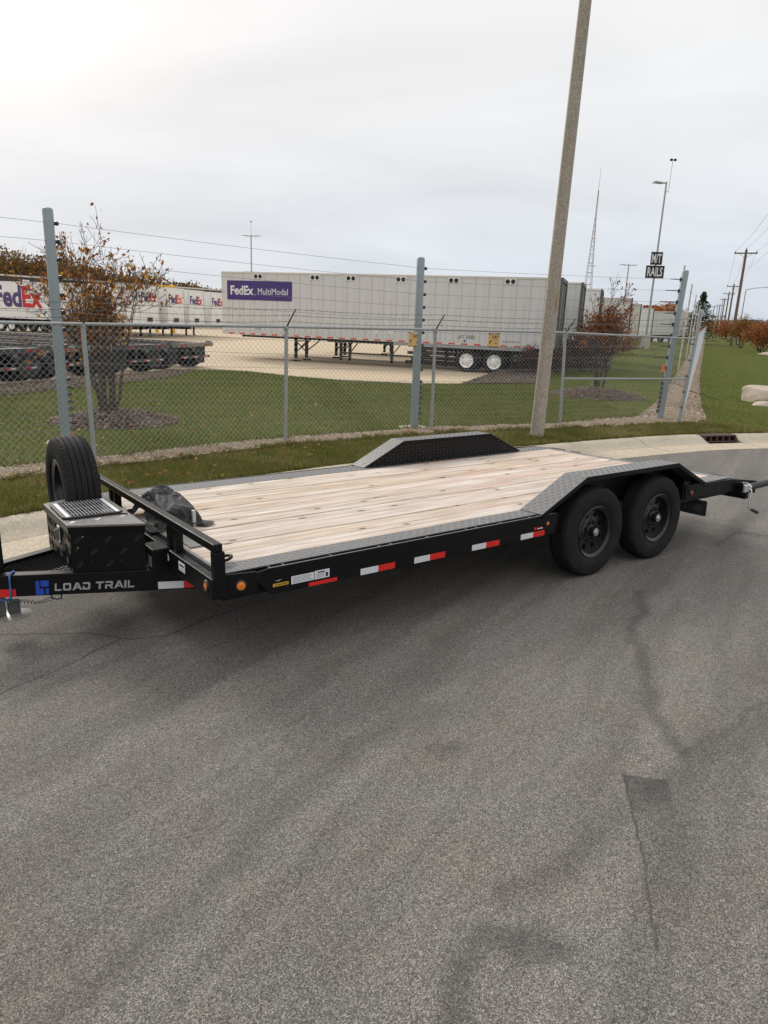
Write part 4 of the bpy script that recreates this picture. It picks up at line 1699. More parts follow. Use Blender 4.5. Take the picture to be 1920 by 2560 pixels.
# tongue: two beams meeting at the coupler
ZT0, ZT1 = .335, .472
cY = W_ / 2
def tongue(sgn):
    def P(x, off, z):
        # outer face line y = .72 - .485 x mirrored about the centre
        y = .72 - .485 * x
        y += off * 1.11
        return Vector((x, y if sgn > 0 else W_ - y, z))
    mb_ = MB()
    xa, xb = -1.15, .30
    mb_.hexa([P(xa, 0, ZT0), P(xb, 0, ZT0), P(xb, .075, ZT0), P(xa, .075, ZT0)], [P(xa, 0, ZT1), P(xb, 0, ZT1), P(xb, .075, ZT1), P(xa, .075, ZT1)])
    mb_.build('tongue_beam', 'black_paint', TR, bevel=.005)
    return P


TP = tongue(1)
tongue(-1)
MB().hexa([(-1.50, cY - .05, .36), (-1.10, cY - .07, .36), (-1.10, cY + .07, .36), (-1.50, cY + .05, .36)], [(-1.50, cY - .05, .47), (-1.10, cY - .07, .47), (-1.10, cY + .07, .47), (-1.50, cY + .05, .47)]).build('coupler', 'black_paint', TR, bevel=.01)
# expanded metal tray between the beams
mb = MB()
for i in range(26):
    for sgn in (1, -1):
        x = -1.0 + i * .030
        y0, y1 = cY - .30, cY + .30
        xa, xb = (x, x + .36) if sgn > 0 else (x + .36, x)
        def clipy(xx):
            return .72 - .485 * xx + .085
        p, q = Vector((xa, y0, .455)), Vector((xb, y1, .455 + .003 * sgn))
        # clip to the triangle between the beams
        ts = [t for t in np.linspace(0, 1, 25) if clipy(p.x + (q.x - p.x) * t) < p.y + (q.y - p.y) * t < W_ - clipy(p.x + (q.x - p.x) * t)]
        if len(ts) > 1:
            mb.tube(p.lerp(q, ts[0]), p.lerp(q, ts[-1]), .0035, n=4, cap=False)
mb.build('mesh_tray', 'black_paint', TR, kind='stuff')
# tape and lettering on the near tongue beam
tdir = Vector((1, -.485, 0)).normalized()
tnrm = Vector((-.485, -1, 0)).normalized()


def tpatch(name, x0, x1, z0, z1, mat_, off=.0018):
    a, b = Vector((x0, .72 - .485 * x0, 0)) + tnrm * off, Vector((x1, .72 - .485 * x1, 0)) + tnrm * off
    MB().add([(a.x, a.y, z0), (b.x, b.y, z0), (b.x, b.y, z1), (a.x, a.y, z1)], [(0, 1, 2, 3)]).build(name, mat_, TR)


tpatch('reflective_tape', -.053, .087, .345, .392, 'white_tape')
tpatch('reflective_tape', .0875, .230, .345, .393, 'red_tape')
tpatch('reflective_tape', -.96, -.799, .336, .386, 'red_tape')
# maker's mark: two interlocked blocks
def tpoly(name, pts, mat_, off=.002):
    vs_ = []
    for (x, z) in pts:
        p = Vector((x, .72 - .485 * x, z)) + tnrm * off
        vs_.append(p)
    MB().add(vs_, [tuple(range(len(pts)))]).build(name, mat_, TR)


lx0, lx1, lz0, lz1 = -.698, -.626, .343, .434
u = lambda f: lx0 + (lx1 - lx0) * f
z = lambda f: lz0 + (lz1 - lz0) * f
tpoly('logo_block', [(u(.0), z(0)), (u(.58), z(0)), (u(.60), z(.42)), (u(.30), z(.42)), (u(.32), z(.97)), (u(.06), z(.97))], 'blue_logo')
tpoly('logo_block', [(u(.40), z(.54)), (u(.97), z(.56)), (u(1.0), z(1.0)), (u(.40), z(.97))], 'blue_logo')
tpoly('logo_block', [(u(.70), z(.02)), (u(.92), z(.02)), (u(.95), z(.44)), (u(.72), z(.42))], 'blue_logo')
# LOAD TRAIL in square slanted capitals
GL = {
    'L': [[(0, 0), (1, 0), (1.0, .22), (.26, .22), (.26, 1), (0, 1)]],
    'O': [[(0, .15), (.12, 0), (.9, 0), (1, .12), (1, .85), (.88, 1), (.1, 1), (0, .88)], [(.25, .24), (.75, .24), (.75, .76), (.25, .76)]],
    'A': [[(-.05, 0), (.22, 0), (.34, .24), (.78, .24), (.88, 0), (1.12, 0), (.68, 1), (.38, 1)], [(.44, .42), (.70, .42), (.56, .76)]],
    'D': [[(0, 0), (.88, 0), (1, .14), (1, .86), (.88, 1), (0, 1), (0, .76), (.74, .76), (.74, .24), (.25, .24), (.25, .5), (0, .5)]],
    'T': [[(.37, 0), (.63, 0), (.63, .77), (1.02, .77), (1.02, 1), (-.02, 1), (-.02, .77), (.37, .77)]],
    'R': [[(0, 0), (.25, 0), (.25, .34), (.5, .34), (.78, 0), (1.1, 0), (.78, .36), (1, .44), (1, .9), (.9, 1), (0, 1), (0, .78), (.75, .78), (.75, .55), (0, .55)]],
    'I': [[(0, 0), (.26, 0), (.26, 1), (0, 1)]],
}
word = [('L', .80), ('O', .98), ('A', 1.02), ('D', .92), (' ', .32), ('T', .92), ('R', .98), ('A', 1.02), ('I', .25), ('L', .80)]
tw = sum(w_ for _, w_ in word) + .20 * (len(word) - 1)
x = 0
for ch, w_ in word:
    if ch != ' ':
        bm = bmesh.new()
        loops = []
        for lp_ in GL[ch]:
            vs_ = []
            for (gx_, gz2) in lp_:
                ux = (x + gx_ * (w_ if ch != 'I' else 1.0)) / tw
                X = -.600 + ux * .418 + .004 * gz2
                Z = .362 + gz2 * .048 + .002 * ux
                p = Vector((X, .72 - .485 * X, Z)) + tnrm * .002
                vs_.append(bm.verts.new(p))
            eds = [bm.edges.new((vs_[i], vs_[(i + 1) % len(vs_)])) for i in range(len(vs_))]
            loops += eds
        bmesh.ops.triangle_fill(bm, edges=loops, use_beauty=True, use_dissolve=False)
        me = bpy.data.meshes.new('letter')
        bm.to_mesh(me)
        bm.free()
        put('letter', me, 'silver_logo', TR)
    x += w_ + .20

# jack at the coupler, foot plate, breakaway cable, hook
jk = sub('tongue_jack', TR)
MB().box(-.915, -.828, cY - .045, cY + .045, .34, .86).build('jack_tube', 'black_paint', jk, bevel=.006)
MB().box(-.90, -.843, cY - .03, cY + .03, .17, .338).build('jack_leg', 'galv_dark', jk, bevel=.004)
MB().lathe([(0, .15), (.10, .15), (.11, .157), (.06, .170), (0, .175)], (-.80, cY + .0, 0), 'z', 24).build('jack_foot', 'clear_plate', jk, smooth=40)
MB().box(-.83, -.76, cY - .02, cY + .03, .175, .25).build('foot_bracket', 'galv_dark', jk, bevel=.004)
MB().add([(-.8265, cY - .03, .66), (-.8265, cY + .03, .66), (-.8265, cY + .03, .74), (-.8265, cY - .03, .74)], [(0, 1, 2, 3)]).build('jack_sticker', 'sticker', jk)
def TPn(x, z, off=.012):
    return Vector((x, .72 - .485 * x, z)) + tnrm * off
mb = MB().path([TPn(-.815, .478, -.06), TPn(-.818, .484, 0), TPn(-.82, .47, .012), TPn(-.82, .40, .013), TPn(-.823, .335, .012), TPn(-.835, .315, -.01), TPn(-.87, .31, -.02), TPn(-.93, .335, .0)], .007, 8)
mb.build('breakaway_cable', 'blue_cable', TR, smooth=60)
mb = MB()
cp_ = []
for i in range(90):
    t = i / 89
    x = -.86 + .155 * t
    c = TPn(x, .318 - .022 * t, .0)
    cp_.append(c + Vector((0, .011 * math.cos(t * 2 * math.pi * 9), .011 * math.sin(t * 2 * math.pi * 9))))
mb.path(cp_, .0022, 5)
mb.build('coiled_cord', 'black_plastic', TR, smooth=60)
mb = MB().path([TPn(-.705, .293, .0), TPn(-.66, .305, 0), TPn(-.615, .330, 0), TPn(-.61, .322, .0), TPn(-.62, .303, 0), TPn(-.68, .289, 0), TPn(-.705, .293, 0)], .003, 6)
mb.build('snap_hook', 'galv_dark', TR, smooth=60)
mb = MB().path([TPn(-.625, .345, -.02), TPn(-.625, .308, -.02), TPn(-.60, .302, -.02), TPn(-.575, .305, -.02), TPn(-.572, .345, -.02)], .0045, 6)
mb.build('chain_eye', 'black_paint', TR, smooth=60)

# tool box on the tongue with solar panel
ZB0, ZB1 = ZT1 + .002, .772
bx = [(-.495, .962), (-.105, .775), (-.105, W_ - .775), (-.495, W_ - .962)]
tb = sub('tool_box', TR)
mb = MB().hexa([(x, y, ZB0) for x, y in bx], [(x, y, ZB1 - .012) for x, y in bx])
mb.build('box_body', 'black_plate', tb, bevel=.003)
ov = .012
lid = [(-.495 - ov, .962 - ov * .6), (-.105 + ov * .3, .775 - ov * 1.3), (-.105 + ov * .3, W_ - .775 + ov * 1.3), (-.495 - ov, W_ - .962 + ov * .6)]
mb = MB().hexa([(x, y, ZB1 - .011) for x, y in lid], [(x, y, ZB1 + .003) for x, y in lid])
mb.build('box_lid', 'black_dusty_sheen', tb, bevel=.003)
mb = MB()
mb.hexa([(x * .985 + (-.004), y * .985 + .02, ZB1 - .055) for x, y in lid], [(x, y, ZB1 - .0105) for x, y in lid])
mb.build('lid_rim', 'black_plate', tb, bevel=.002)


def fivebar(mbx, o, u_, v_, lu, lv, pitch=.075, h=.0034):
    o, u_, v_ = Vector(o), Vector(u_).normalized(), Vector(v_).normalized()
    n_ = u_.cross(v_)
    nu, nv_ = max(1, int(lu / pitch)), max(1, int(lv / pitch))
    for i in range(nu):
        for j in range(nv_):
            c0 = o + u_ * ((i + .5) * lu / nu) + v_ * ((j + .5) * lv / nv_)
            a = ((u_ + v_) if (i + j) % 2 else (u_ - v_)).normalized()
            b = n_.cross(a)
            for q in range(5):
                c = c0 + b * ((q - 2) * pitch * .135)
                L, wd = pitch * (.34 - .03 * abs(q - 2)), pitch * .042
                mbx.add([c - a * L, c - b * wd, c + a * L, c + b * wd, c + n_ * h - a * L * .6, c + n_ * h + a * L * .6], [(0, 1, 4), (1, 5, 4), (1, 2, 5), (2, 3, 5), (3, 4, 5), (3, 0, 4)])


mb = MB()
pA, pB = Vector((-.495, .962, ZB0)), Vector((-.105, .775, ZB0))
fivebar(mb, pA + tnrm * .0005 + Vector((0, 0, .01)), pB - pA, (0, 0, 1), (pB - pA).length, .235)
pC = Vector((-.495, W_ - .962, ZB0))
fivebar(mb, pC + Vector((-.0005, 0, .01)), pA - pC, (0, 0, 1), (pA - pC).length, .235)
mb.build('tread_ridges', 'ridge_black', tb, kind='stuff')
mb = MB()
fivebar(mb, (-.50, .98, ZB1 + .0033), (1, 0, 0), (0, 1, 0), .38, W_ - 1.96, .075, .0008)
mb.build('tread_ridges', 'black_dusty_sheen', tb, kind='stuff')
# T-handle latch on the front face
MB().box(-.506, -.4965, 1.215, 1.275, .60, .71).build('latch_plate', 'silver', tb, bevel=.004)
MB().box(-.512, -.5065, 1.228, 1.262, .615, .695).build('latch_recess', 'galv_dark', tb, bevel=.003)
MB().path([(-.516, 1.245, .625), (-.522, 1.245, .655), (-.522, 1.235, .685), (-.516, 1.228, .69)], .006, 8).build('latch_handle', 'silver', tb, smooth=60)
for (xx, zz_) in ((-.43, .70), (-.46, .63)):
    MB().disc(Vector((xx, .962 - (xx + .495) * .4795, zz_)) + tnrm * .003, tnrm, .0045, 10).build('rivet', 'silver', tb)
# panel
sp_ = sub('solar_panel', TR, (-.50, 1.085, ZB1 + .006), (0, 0, -.02))
mb = MB().extrude([(0, .03, 0), (.03, 0, 0), (.335, 0, 0), (.365, .03, 0), (.365, .43, 0), (.335, .46, 0), (.03, .46, 0), (0, .43, 0)], (0, 0, .014))
mb.build('panel_frame', 'black_plastic', sp_, bevel=.003)
MB().box(.022, .343, .018, .442, .0142, .0150).build('panel_backsheet', 'sticker', sp_)
MB().box(.045, .320, .010, .450, .0153, .0160).build('panel_cells', 'solar_cells', sp_)
MB().tube((.335, .02, .002), (.375, -.03, .0), .006, n=8).build('panel_lead', 'black_plastic', sp_, smooth=60)

# spare wheel upright against the head rail
SPW = sub('spare_wheel', TR, (-.365, 1.93, .806), (0, 0, -math.pi / 2))
put('tyre', TY, 'rubber', SPW)
RIM2 = rim_mb(.150, nh=8).mesh('rim')
RIM2.shade_smooth()
RIM2.set_sharp_from_angle(angle=R(40))
put('rim', RIM2, 'rim_black', SPW)
MB().box(-.02, .02, .10, .125, -.15, -.09).build('mount_clamp', 'silver', SPW, bevel=.004)
MB().box(-.10, .20, 1.88, 1.98, .475, .53).build('spare_bracket', 'black_paint', TR, bevel=.004)
MB().box(-.13, -.07, 1.86, 2.0, .473, .90).build('spare_bracket', 'black_paint', TR, bevel=.004)

# control box hanging behind the tool box
MB().box(-.085, .012, .69, .86, .475, .592).build('battery_box', 'black_paint', TR, bevel=.006)
MB().box(-.095, .014, .68, .87, .594, .622).build('battery_box_lid', 'black_paint', TR, bevel=.006)
MB().box(-.0875, -.0855, .735, .82, .495, .565).build('battery_label', 'black_dusty_sheen', TR)

# tie-down ring at the front corner
dr = sub('tie_ring', TR, (.165, .215, ZD + .012))
mb = MB()
pts = [Vector((.045 * math.cos(a), .036 * math.sin(a), .016 + .010 * math.cos(a))) for a in np.linspace(0, 2 * math.pi, 25)]
mb.path(pts, .0095, 8, cap=False)
mb.build('ring', 'black_paint', dr, smooth=60)
MB().box(-.065, -.02, -.03, .03, -.010, .022).build('ring_clip', 'black_paint', dr, bevel=.006)

# winch under a fabric cover on the front of the deck
WC = thing('winch_cover', 'crumpled dark grey fabric cover over the winch at the front of the deck', 'cover', mtx=TM @ Matrix.Translation((.245, 1.42, ZD)))
me = COVER
me.name = 'cover_cloth'
me.materials.clear()
me.shade_smooth()
o = put('cover_cloth', me, 'cover_fabric', WC)
so_ = o.modifiers.new('thick', 'SOLIDIFY')
so_.thickness = .003
sd_ = o.modifiers.new('sub', 'SUBSURF')
sd_.levels = sd_.render_levels = 1
MB().box(.075, .100, -.335, -.31, .0, .115).build('fairlead', 'galv_bright', WC, bevel=.004)

# rear: plate seen from behind, stabiliser jack with crank
pl = sub('plate_holder', TR)
MB().extrude([(4.93, .02, .495), (4.93, .26, .495), (4.93, .26, .45), (4.93, .10, .45)], (.012, 0, 0)).build('plate_bracket', 'black_paint', pl)
MB().extrude([(4.935, -.015, .30), (4.935, .27, .30), (4.935, .28, .31), (4.935, .28, .44), (4.935, .27, .45), (4.935, -.015, .45), (4.935, -.025, .44), (4.935, -.025, .31)], (.004, 0, 0)).build('licence_plate', 'flap', pl, bevel=.002)
lettering('embossed_lettering', 'SET UEEI', 'black_dusty_sheen', pl, frame_mtx((4.9335, .122, .372), (0, -1, 0), (0, 0, 1)), w=.20, h=.062)
for (yy, zz_) in ((.03, .317), (.225, .317), (.03, .432), (.225, .432)):
    MB().disc((4.9325, yy, zz_), (-1, 0, 0), .005, 8).build('screw', 'silver', pl)
sj = sub('stabiliser_jack', TR)
MB().box(5.52, 5.61, -.075, -.004, .475, .545).build('jack_bracket', 'galv_bright', sj, bevel=.004)
MB().box(5.50, 5.515, -.06, -.004, .45, .57).build('jack_mount', 'black_paint', sj, bevel=.003)
MB().tube((5.615, -.042, .512), (6.40, -.042, .522), .034, n=20).build('jack_tube', 'flap', sj, smooth=60)
MB().lathe([(.0, 0), (.04, 0), (.04, .03), (0, .03)], (5.612, -.042, .512), 'x', 20).build('jack_collar', 'silver', sj, smooth=40)
MB().path([(5.60, -.076, .505), (5.605, -.095, .500), (5.605, -.10, .48), (5.60, -.10, .40), (5.585, -.10, .325), (5.59, -.105, .31), (5.62, -.11, .302)], .008, 8).build('crank_arm', 'silver', sj, smooth=60)
MB().tube((5.62, -.11, .302), (5.73, -.125, .258), .015, .017, 12).build('crank_grip', 'black_plastic', sj, smooth=60)
MB().path([(5.53, -.04, .552), (5.57, -.02, .565), (5.63, -.04, .555)], .006, 6).build('jack_pin', 'silver', sj, smooth=60)
mb = MB().box(4.60, 4.63, .0, .05, .50, .64)
mb.build('end_plate', 'black_paint', TR)

# ------------------------------------------------------------------ fences


def v3(p, z):
    return Vector((p[0], p[1], z))


CF = thing('chain_link_fence', 'galvanised chain link fence with barbed wire facing the road', 'fence', loc=(FP[3][0], FP[3][1], .02))
CFi = Matrix.Translation((-FP[3][0], -FP[3][1], -.02))


def cf_build(mbx, name, mat_, **kw):
    mbx.v = [tuple(CFi @ Vector(p)) for p in mbx.v]
    return mbx.build(name, mat_, CF, **kw)


tops = []
for i, (p, zt, ln) in enumerate(zip(FP, FZ, FLEAN)):
    b = v3(p, -.05)
    tp_ = v3((p[0] + ln, p[1]), zt)
    tops.append(tp_)
    if i == len(FP) - 1:
        cf_build(MB().tube(b, tp_ + Vector((.09, 0, .60)), .040, n=14), 'corner_post', 'galv', smooth=50)
        cf_build(MB().lathe([(0, .03), (.03, .02), (.043, 0), (.043, -.03)], tp_ + Vector((.09, 0, .60)), 'z', 14), 'post_cap', 'galv', smooth=50)
        continue
    cf_build(MB().tube(b, tp_ - Vector((0, 0, .03)), .030, n=12), 'line_post', 'galv', smooth=50)
    cf_build(MB().lathe([(.024, -.06), (.034, -.05), (.034, -.01), (.028, .015), (.0, .02)], tp_, 'z', 12), 'rail_cap', 'galv', smooth=50)
# arms carrying barbed wire, leaning over the yard side
arm_tips = []
for i, tp_ in enumerate(tops):
    a = Vector(FP[max(i - 1, 0)])
    b = Vector(FP[min(i + 1, len(FP) - 1)])
    t = (b - a).normalized()
    outv = Vector((t.x * .50 + -t.y * .10, t.y * .50 + t.x * .10, 0))
    # the arm rakes away along the fence as the picture shows it
    tip = tp_ + Vector((t.y * .26, -t.x * .26, .27))
    arm_tips.append((tp_, tip))
    if i < len(FP) - 1:
        cf_build(MB().path([tp_ + Vector((0, 0, -.01)), tp_.lerp(tip, .5), tip], [.016, .013, .011], 5), 'barb_arm', 'galv_dark', smooth=40)
for i in range(len(tops) - 1):
    cf_build(MB().tube(tops[i], tops[i + 1], .0215, n=10, cap=False), 'top_rail', 'galv', smooth=50)
# brace rail in the last bay
la, lb = v3(FP[-2], .99), v3(FP[-1], .99)
la.x += -.045
lb.x += .03
cf_build(MB().tube(la, lb, .021, n=10), 'brace_rail', 'galv', smooth=50)
for zz_ in (.35, .7, 1.05, 1.4, 1.75):
    cf_build(MB().lathe([(.044, -.015), (.044, .015)], v3((FP[-1][0] + .04 * zz_ / 1.8, FP[-1][1]), zz_), 'z', 14), 'tension_band', 'galv_dark')
# three barbed strands
for k_, f in enumerate((.30, .65, .97)):
    mb = MB()
    for i in range(len(tops) - 1):
        a = arm_tips[i][0].lerp(arm_tips[i][1], f)
        b = arm_tips[i + 1][0].lerp(arm_tips[i + 1][1], f) if i < len(tops) - 2 else tops[-1] + Vector((.05, 0, .12 + .15 * k_))
        n_ = 8
        pts = [a.lerp(b, q / n_) + Vector((0, 0, -.025 * math.sin(math.pi * q / n_) + random.uniform(-.004, .004))) for q in range(n_ + 1)]
        mb.path(pts, .0030, 4, cap=False)
        Lw = (b - a).length
        nbk = int(Lw / .125)
        for q in range(nbk):
            t = (q + .5) / nbk
            c = a.lerp(b, t) + Vector((0, 0, -.025 * math.sin(math.pi * t)))
            dv = Vector((random.uniform(-.4, .4), random.uniform(-.4, .4), random.choice((-1, 1)))).normalized() * .018
            mb.tube(c - dv, c + dv, .0026, n=3, cap=False)
    cf_build(mb, 'barbed_wire', 'barb')


def chain_mesh(P0, P1, zb0, zb1, zt0, zt1, pitch, r, twist=True):
    """two families of crossing wires filling the panel between two uprights; returns verts, quads"""
    P0, P1 = Vector(P0), Vector(P1)
    L = (P1 - P0).length
    dirv = (P1 - P0) / L
    nrm = Vector((-dirv.y, dirv.x, 0))
    mbx = MB()
    H = max(zt0 - zb0, zt1 - zb1)
    nline = int((L + H) / pitch) + 1
    for fam in (0, 1):
        for i in range(nline):
            s0 = i * pitch - H if fam == 0 else i * pitch
            # line from (s0, bottom) going up with slope +1 / -1
            if fam == 0:
                sa, sb = max(0, s0), min(L, s0 + H)
                if sb - sa < .01:
                    continue
                ha, hb = sa - s0, sb - s0
            else:
                sa, sb = max(0, s0 - H), min(L, s0)
                if sb - sa < .01:
                    continue
                ha, hb = s0 - sa, s0 - sb
            def pt(s_, hh):
                f_ = s_ / L
                zb_ = zb0 + (zb1 - zb0) * f_
                zt_ = zt0 + (zt1 - zt0) * f_
                zz2 = zb_ + min(hh, H) * (zt_ - zb_) / H
                return P0 + dirv * s_ + nrm * (.0025 if fam else -.0025) + Vector((0, 0, zz2))
            mbx.path([pt(sa, ha), pt(sb, hb)], r, 4, cap=False)
    # twisted tips above the rail
    if twist:
        n_ = int(L / pitch)
        for i in range(n_):
            s_ = (i + .5) * pitch
            f_ = s_ / L
            p = P0 + dirv * s_ + Vector((0, 0, zt0 + (zt1 - zt0) * f_))
            mbx.path([p, p + Vector((random.uniform(-.008, .008), 0, .045))], r * .9, 3, cap=False)
    return mbx


for i in range(1, len(FP) - 1):
    zt0, zt1 = FZ[i] - .0, FZ[i + 1]
    off = Vector((-.0, -.024))
    mbx = chain_mesh((FP[i][0], FP[i][1] - .030, 0), (FP[i + 1][0], FP[i + 1][1] - .030, 0), .045, .045, zt0 + .012, zt1 + .012, .085, .0018)
    cf_build(mbx, 'fence_mesh', 'galv', kind='stuff')

# side fence running away from the road
SF = thing('chain_link_fence', 'side fence of bright chain link running into the distance beside the grass strip', 'fence', loc=(FP[-1][0], FP[-1][1], .02))
SFi = Matrix.Translation((-FP[-1][0], -FP[-1][1], -.02))


def sf_build(mbx, name, mat_, **kw):
    mbx.v = [tuple(SFi @ Vector(p)) for p in mbx.v]
    return mbx.build(name, mat_, SF, **kw)


def sfp(t, z=0., o=0.):
    x, y = FP[-1][0] + RDIR.x * t + RDIR.y * o, FP[-1][1] + RDIR.y * t - RDIR.x * o
    return Vector((x, y, .02 + rise(x, y) + z))


S_T = [0.06, 3.05, 6.1, 9.15, 12.2, 15.25, 18.3, 24.4, 30.5, 36.6, 42.7, 55, 67, 80, 100, 130, 165, 205]
for t in S_T[1:]:
    sf_build(MB().tube(sfp(t, -.05), sfp(t, 1.82), .030, n=8), 'line_post', 'galv_bright', smooth=50)
    sf_build(MB().tube(sfp(t, 1.82), sfp(t, 2.14, .28), .014, .011, 5), 'barb_arm', 'galv_bright')
for a, b in zip(S_T[:-1], S_T[1:]):
    sf_build(MB().tube(sfp(a, 1.84), sfp(b, 1.84), .0215, n=8, cap=False), 'top_rail', 'galv_bright', smooth=50)
for f in (.3, .65, .97):
    mb = MB().path([sfp(t, 1.82 + .32 * f, .28 * f) for t in S_T], .0035, 4, cap=False)
    sf_build(mb, 'barbed_wire', 'galv_bright')
for a, b in zip(S_T[:-1], S_T[1:]):
    pa, pb = sfp(a), sfp(b)
    far_ = a > 40
    mbx = chain_mesh((pa.x + .03, pa.y - .012, 0), (pb.x + .03, pb.y - .012, 0), pa.z + .03, pb.z + .03, pa.z + 1.835, pb.z + 1.835, .085 if not far_ else .17, .0024 if not far_ else .0045, not far_)
    sf_build(mbx, 'fence_mesh', 'galv_bright', kind='stuff')

# electric fence behind: stout steel posts with stacked insulators and wires
EF = thing('electric_fence', 'tall grey electric fence posts with black insulators and thin wires behind the chain link', 'fence', loc=(-4.908, 10.609, .02))
EFi = Matrix.Translation((4.908, -10.609, -.02))


def ef_build(mbx, name, mat_, parent=None, **kw):
    mbx.v = [tuple(EFi @ Vector(p)) for p in mbx.v]
    return mbx.build(name, mat_, parent or EF, **kw)


EP = [((-10.2, 5.4), 3.33, 0, 0), ((-4.908, 10.609), 3.351, 0, 0), ((.519, 13.497), 3.129, -.03, 0), ((6.335, 16.415), 3.319, .115, 0)]
hw = [3.13 - .243 * k for k in range(10)] + [.83 - .106 * k for k in range(7)]
nodes_ = []
for i, (p, zt, ln, _) in enumerate(EP):
    rad = .075
    b, t_ = v3(p, -.05), v3((p[0] + ln, p[1]), zt)
    po = MB().path([b, b.lerp(t_, .5), t_ - Vector((0, 0, .03)), t_ - Vector((0, 0, .008)), t_], [rad, rad * .98, rad * .97, rad * .80, rad * .45], 20)
    po = ef_build(po, 'steel_post', 'post_grey', smooth=50)
    last = i == len(EP) - 1
    sc = (zt - .02) / 3.331
    # side on which the insulators sit
    side = Vector((.93, .37, 0)) if not last else Vector((-.95, -.3, 0))
    row = []
    for k_, hz in enumerate(hw):
        c = b.lerp(t_, (hz * sc + .07) / (zt + .05))
        mb = MB()
        q = c + side * (rad - .005)
        if last:
            mb.path([q, q + side * .05], .020, 8)
            mb.path([q + side * .02 + Vector((0, 0, .04)), q + side * .03 + Vector((0, 0, -.05))], .016, 8)
            row.append(q + side * .06)
        else:
            for dq in (-.014, .008):
                mb.path([q + Vector((0, 0, dq)), q + side * .028 + Vector((0, 0, dq)), q + side * .06 + Vector((0, 0, dq))], [.012, .020, .010], 8)
            row.append(q + side * .045)
        ef_build(mb, 'insulator', 'insulator', po)
    nodes_.append(row)
    if 1 <= i:
        mb = MB().lathe([(0, .02), (.16, .025), (.26, .005), (.34, -.03)], v3(p, .03), 'z', 18, rfun=lambda a_, j_, r_: r_ * (1 + .12 * math.sin(j_ * 2.3 + i)))
        ef_build(mb, 'footing', 'conc_light', smooth=40)
# a tensioner lamp-like connector on the end post
for k_ in range(len(hw)):
    pts = []
    for i in range(len(EP)):
        pts.append(nodes_[i][k_])
    mb = MB()
    for a, b in zip(pts[:-1], pts[1:]):
        mb.path([a.lerp(b, q / 6) + Vector((0, 0, -.02 * math.sin(math.pi * q / 6))) for q in range(7)], .0026 if k_ < 10 else .0020, 4, cap=False)
    ef_build(mb, 'live_wire', 'wire')
    if k_ < 9:
        e = pts[-1]
        dv = (pts[-2] - pts[-1]).normalized()
        mb = MB().path([e + dv * .02, e + dv * .05, e + dv * (.26 + .1 * ((k_ * 7) % 3))], [.010, .012, .009], 6)
        ef_build(mb, 'strain_insulator', 'insulator', smooth=50)
# jumper leads
mb = MB().path([nodes_[3][3] + Vector((.02, 0, -.05)), nodes_[3][3] + Vector((-.05, -.05, -.12)), nodes_[3][4] + Vector((-.04, -.03, .06)), nodes_[3][4]], .006, 6)
ef_build(mb, 'jumper_lead', 'galv', smooth=50)
q = nodes_[3][8]
mb = MB().path([q + Vector((-.02, -.02, .06)), q + Vector((-.02, -.02, -.10))], .035, 10)
ef_build(mb, 'lightning_arrester', 'orange_plastic', smooth=50)
# pale posts of the electric fence along the side
for k_, (t, h_) in enumerate(((9.0, 4.05), (21.5, 4.1), (36, 4.15), (49, 4.15), (64, 4.2), (80, 4.2), (100, 4.2))):
    c = sfp(t, 0, -.75)
    o = MB().tube((0, 0, -.05), (.08, 0, h_), .028 if k_ == 0 else .04, n=8).build('fence_pole', 'cream_rail' if k_ else 'galv_bright', smooth=50)
    o.location = c
    near_ = ['nearest', 'second', 'third', 'fourth', 'fifth', 'sixth', 'farthest'][k_]
    tag(o, '%s pale thin pole along the inside of the side fence' % near_, 'fence pole', 'thin poles along the side fence')
    mb = MB()
    for q in range(9):
        mb.path([(.03, -.03, .5 + q * .4), (.09, -.06, .5 + q * .4)], .012, 5)
    mb.build('insulator', 'insulator', o)

# high-voltage warning signs tied to the fence wires
for (cx, cy, cz, nm) in ((.435, 13.40, 1.682, 'beside the middle steel post'), (1.965, 13.82, 1.712, 'right of the middle steel post')):
    wv_ = Vector((.905, .425, 0))
    ws = thing('warning_sign', 'yellow high voltage warning sign hung on the fence ' + nm, 'sign', mtx=frame_mtx((cx, cy, cz), wv_, (0, 0, 1)), group='electric fence warning signs')
    MB().box(-.122, .122, -.135, .135, -.002, .002).build('sign_plate', 'yellow_sign', ws)
    MB().box(-.122, .122, .105, .130, .0025, .0035).build('header_bar', 'ink', ws)
    MB().box(-.085, .085, .110, .125, .0038, .0045).build('header_strip', 'logo_white', ws)
    MB().box(-.122, .122, -.135, -.118, .0025, .0035).build('footer_bar', 'ink', ws)
    lettering('sign_lettering', '7,000 V', 'ink', ws, Matrix.Translation((.035, .055, .003)), w=.155, h=.055, bold=.03)
    lettering('sign_lettering', 'VOLTAGE', 'ink', ws, Matrix.Translation((.045, .015, .003)), w=.09, h=.012)
    MB().add([(-.10, -.06, .003), (-.085, -.075, .003), (-.05, -.02, .003), (-.04, .0, .003), (-.065, -.005, .003), (-.09, -.03, .003)], [(0, 1, 2, 3, 4, 5)]).build('hand_symbol', 'ink', ws)
    MB().add([(.03, -.07, .003), (.075, -.07, .003), (.052, -.03, .003)], [(0, 1, 2)]).build('bolt_symbol', 'ink', ws)

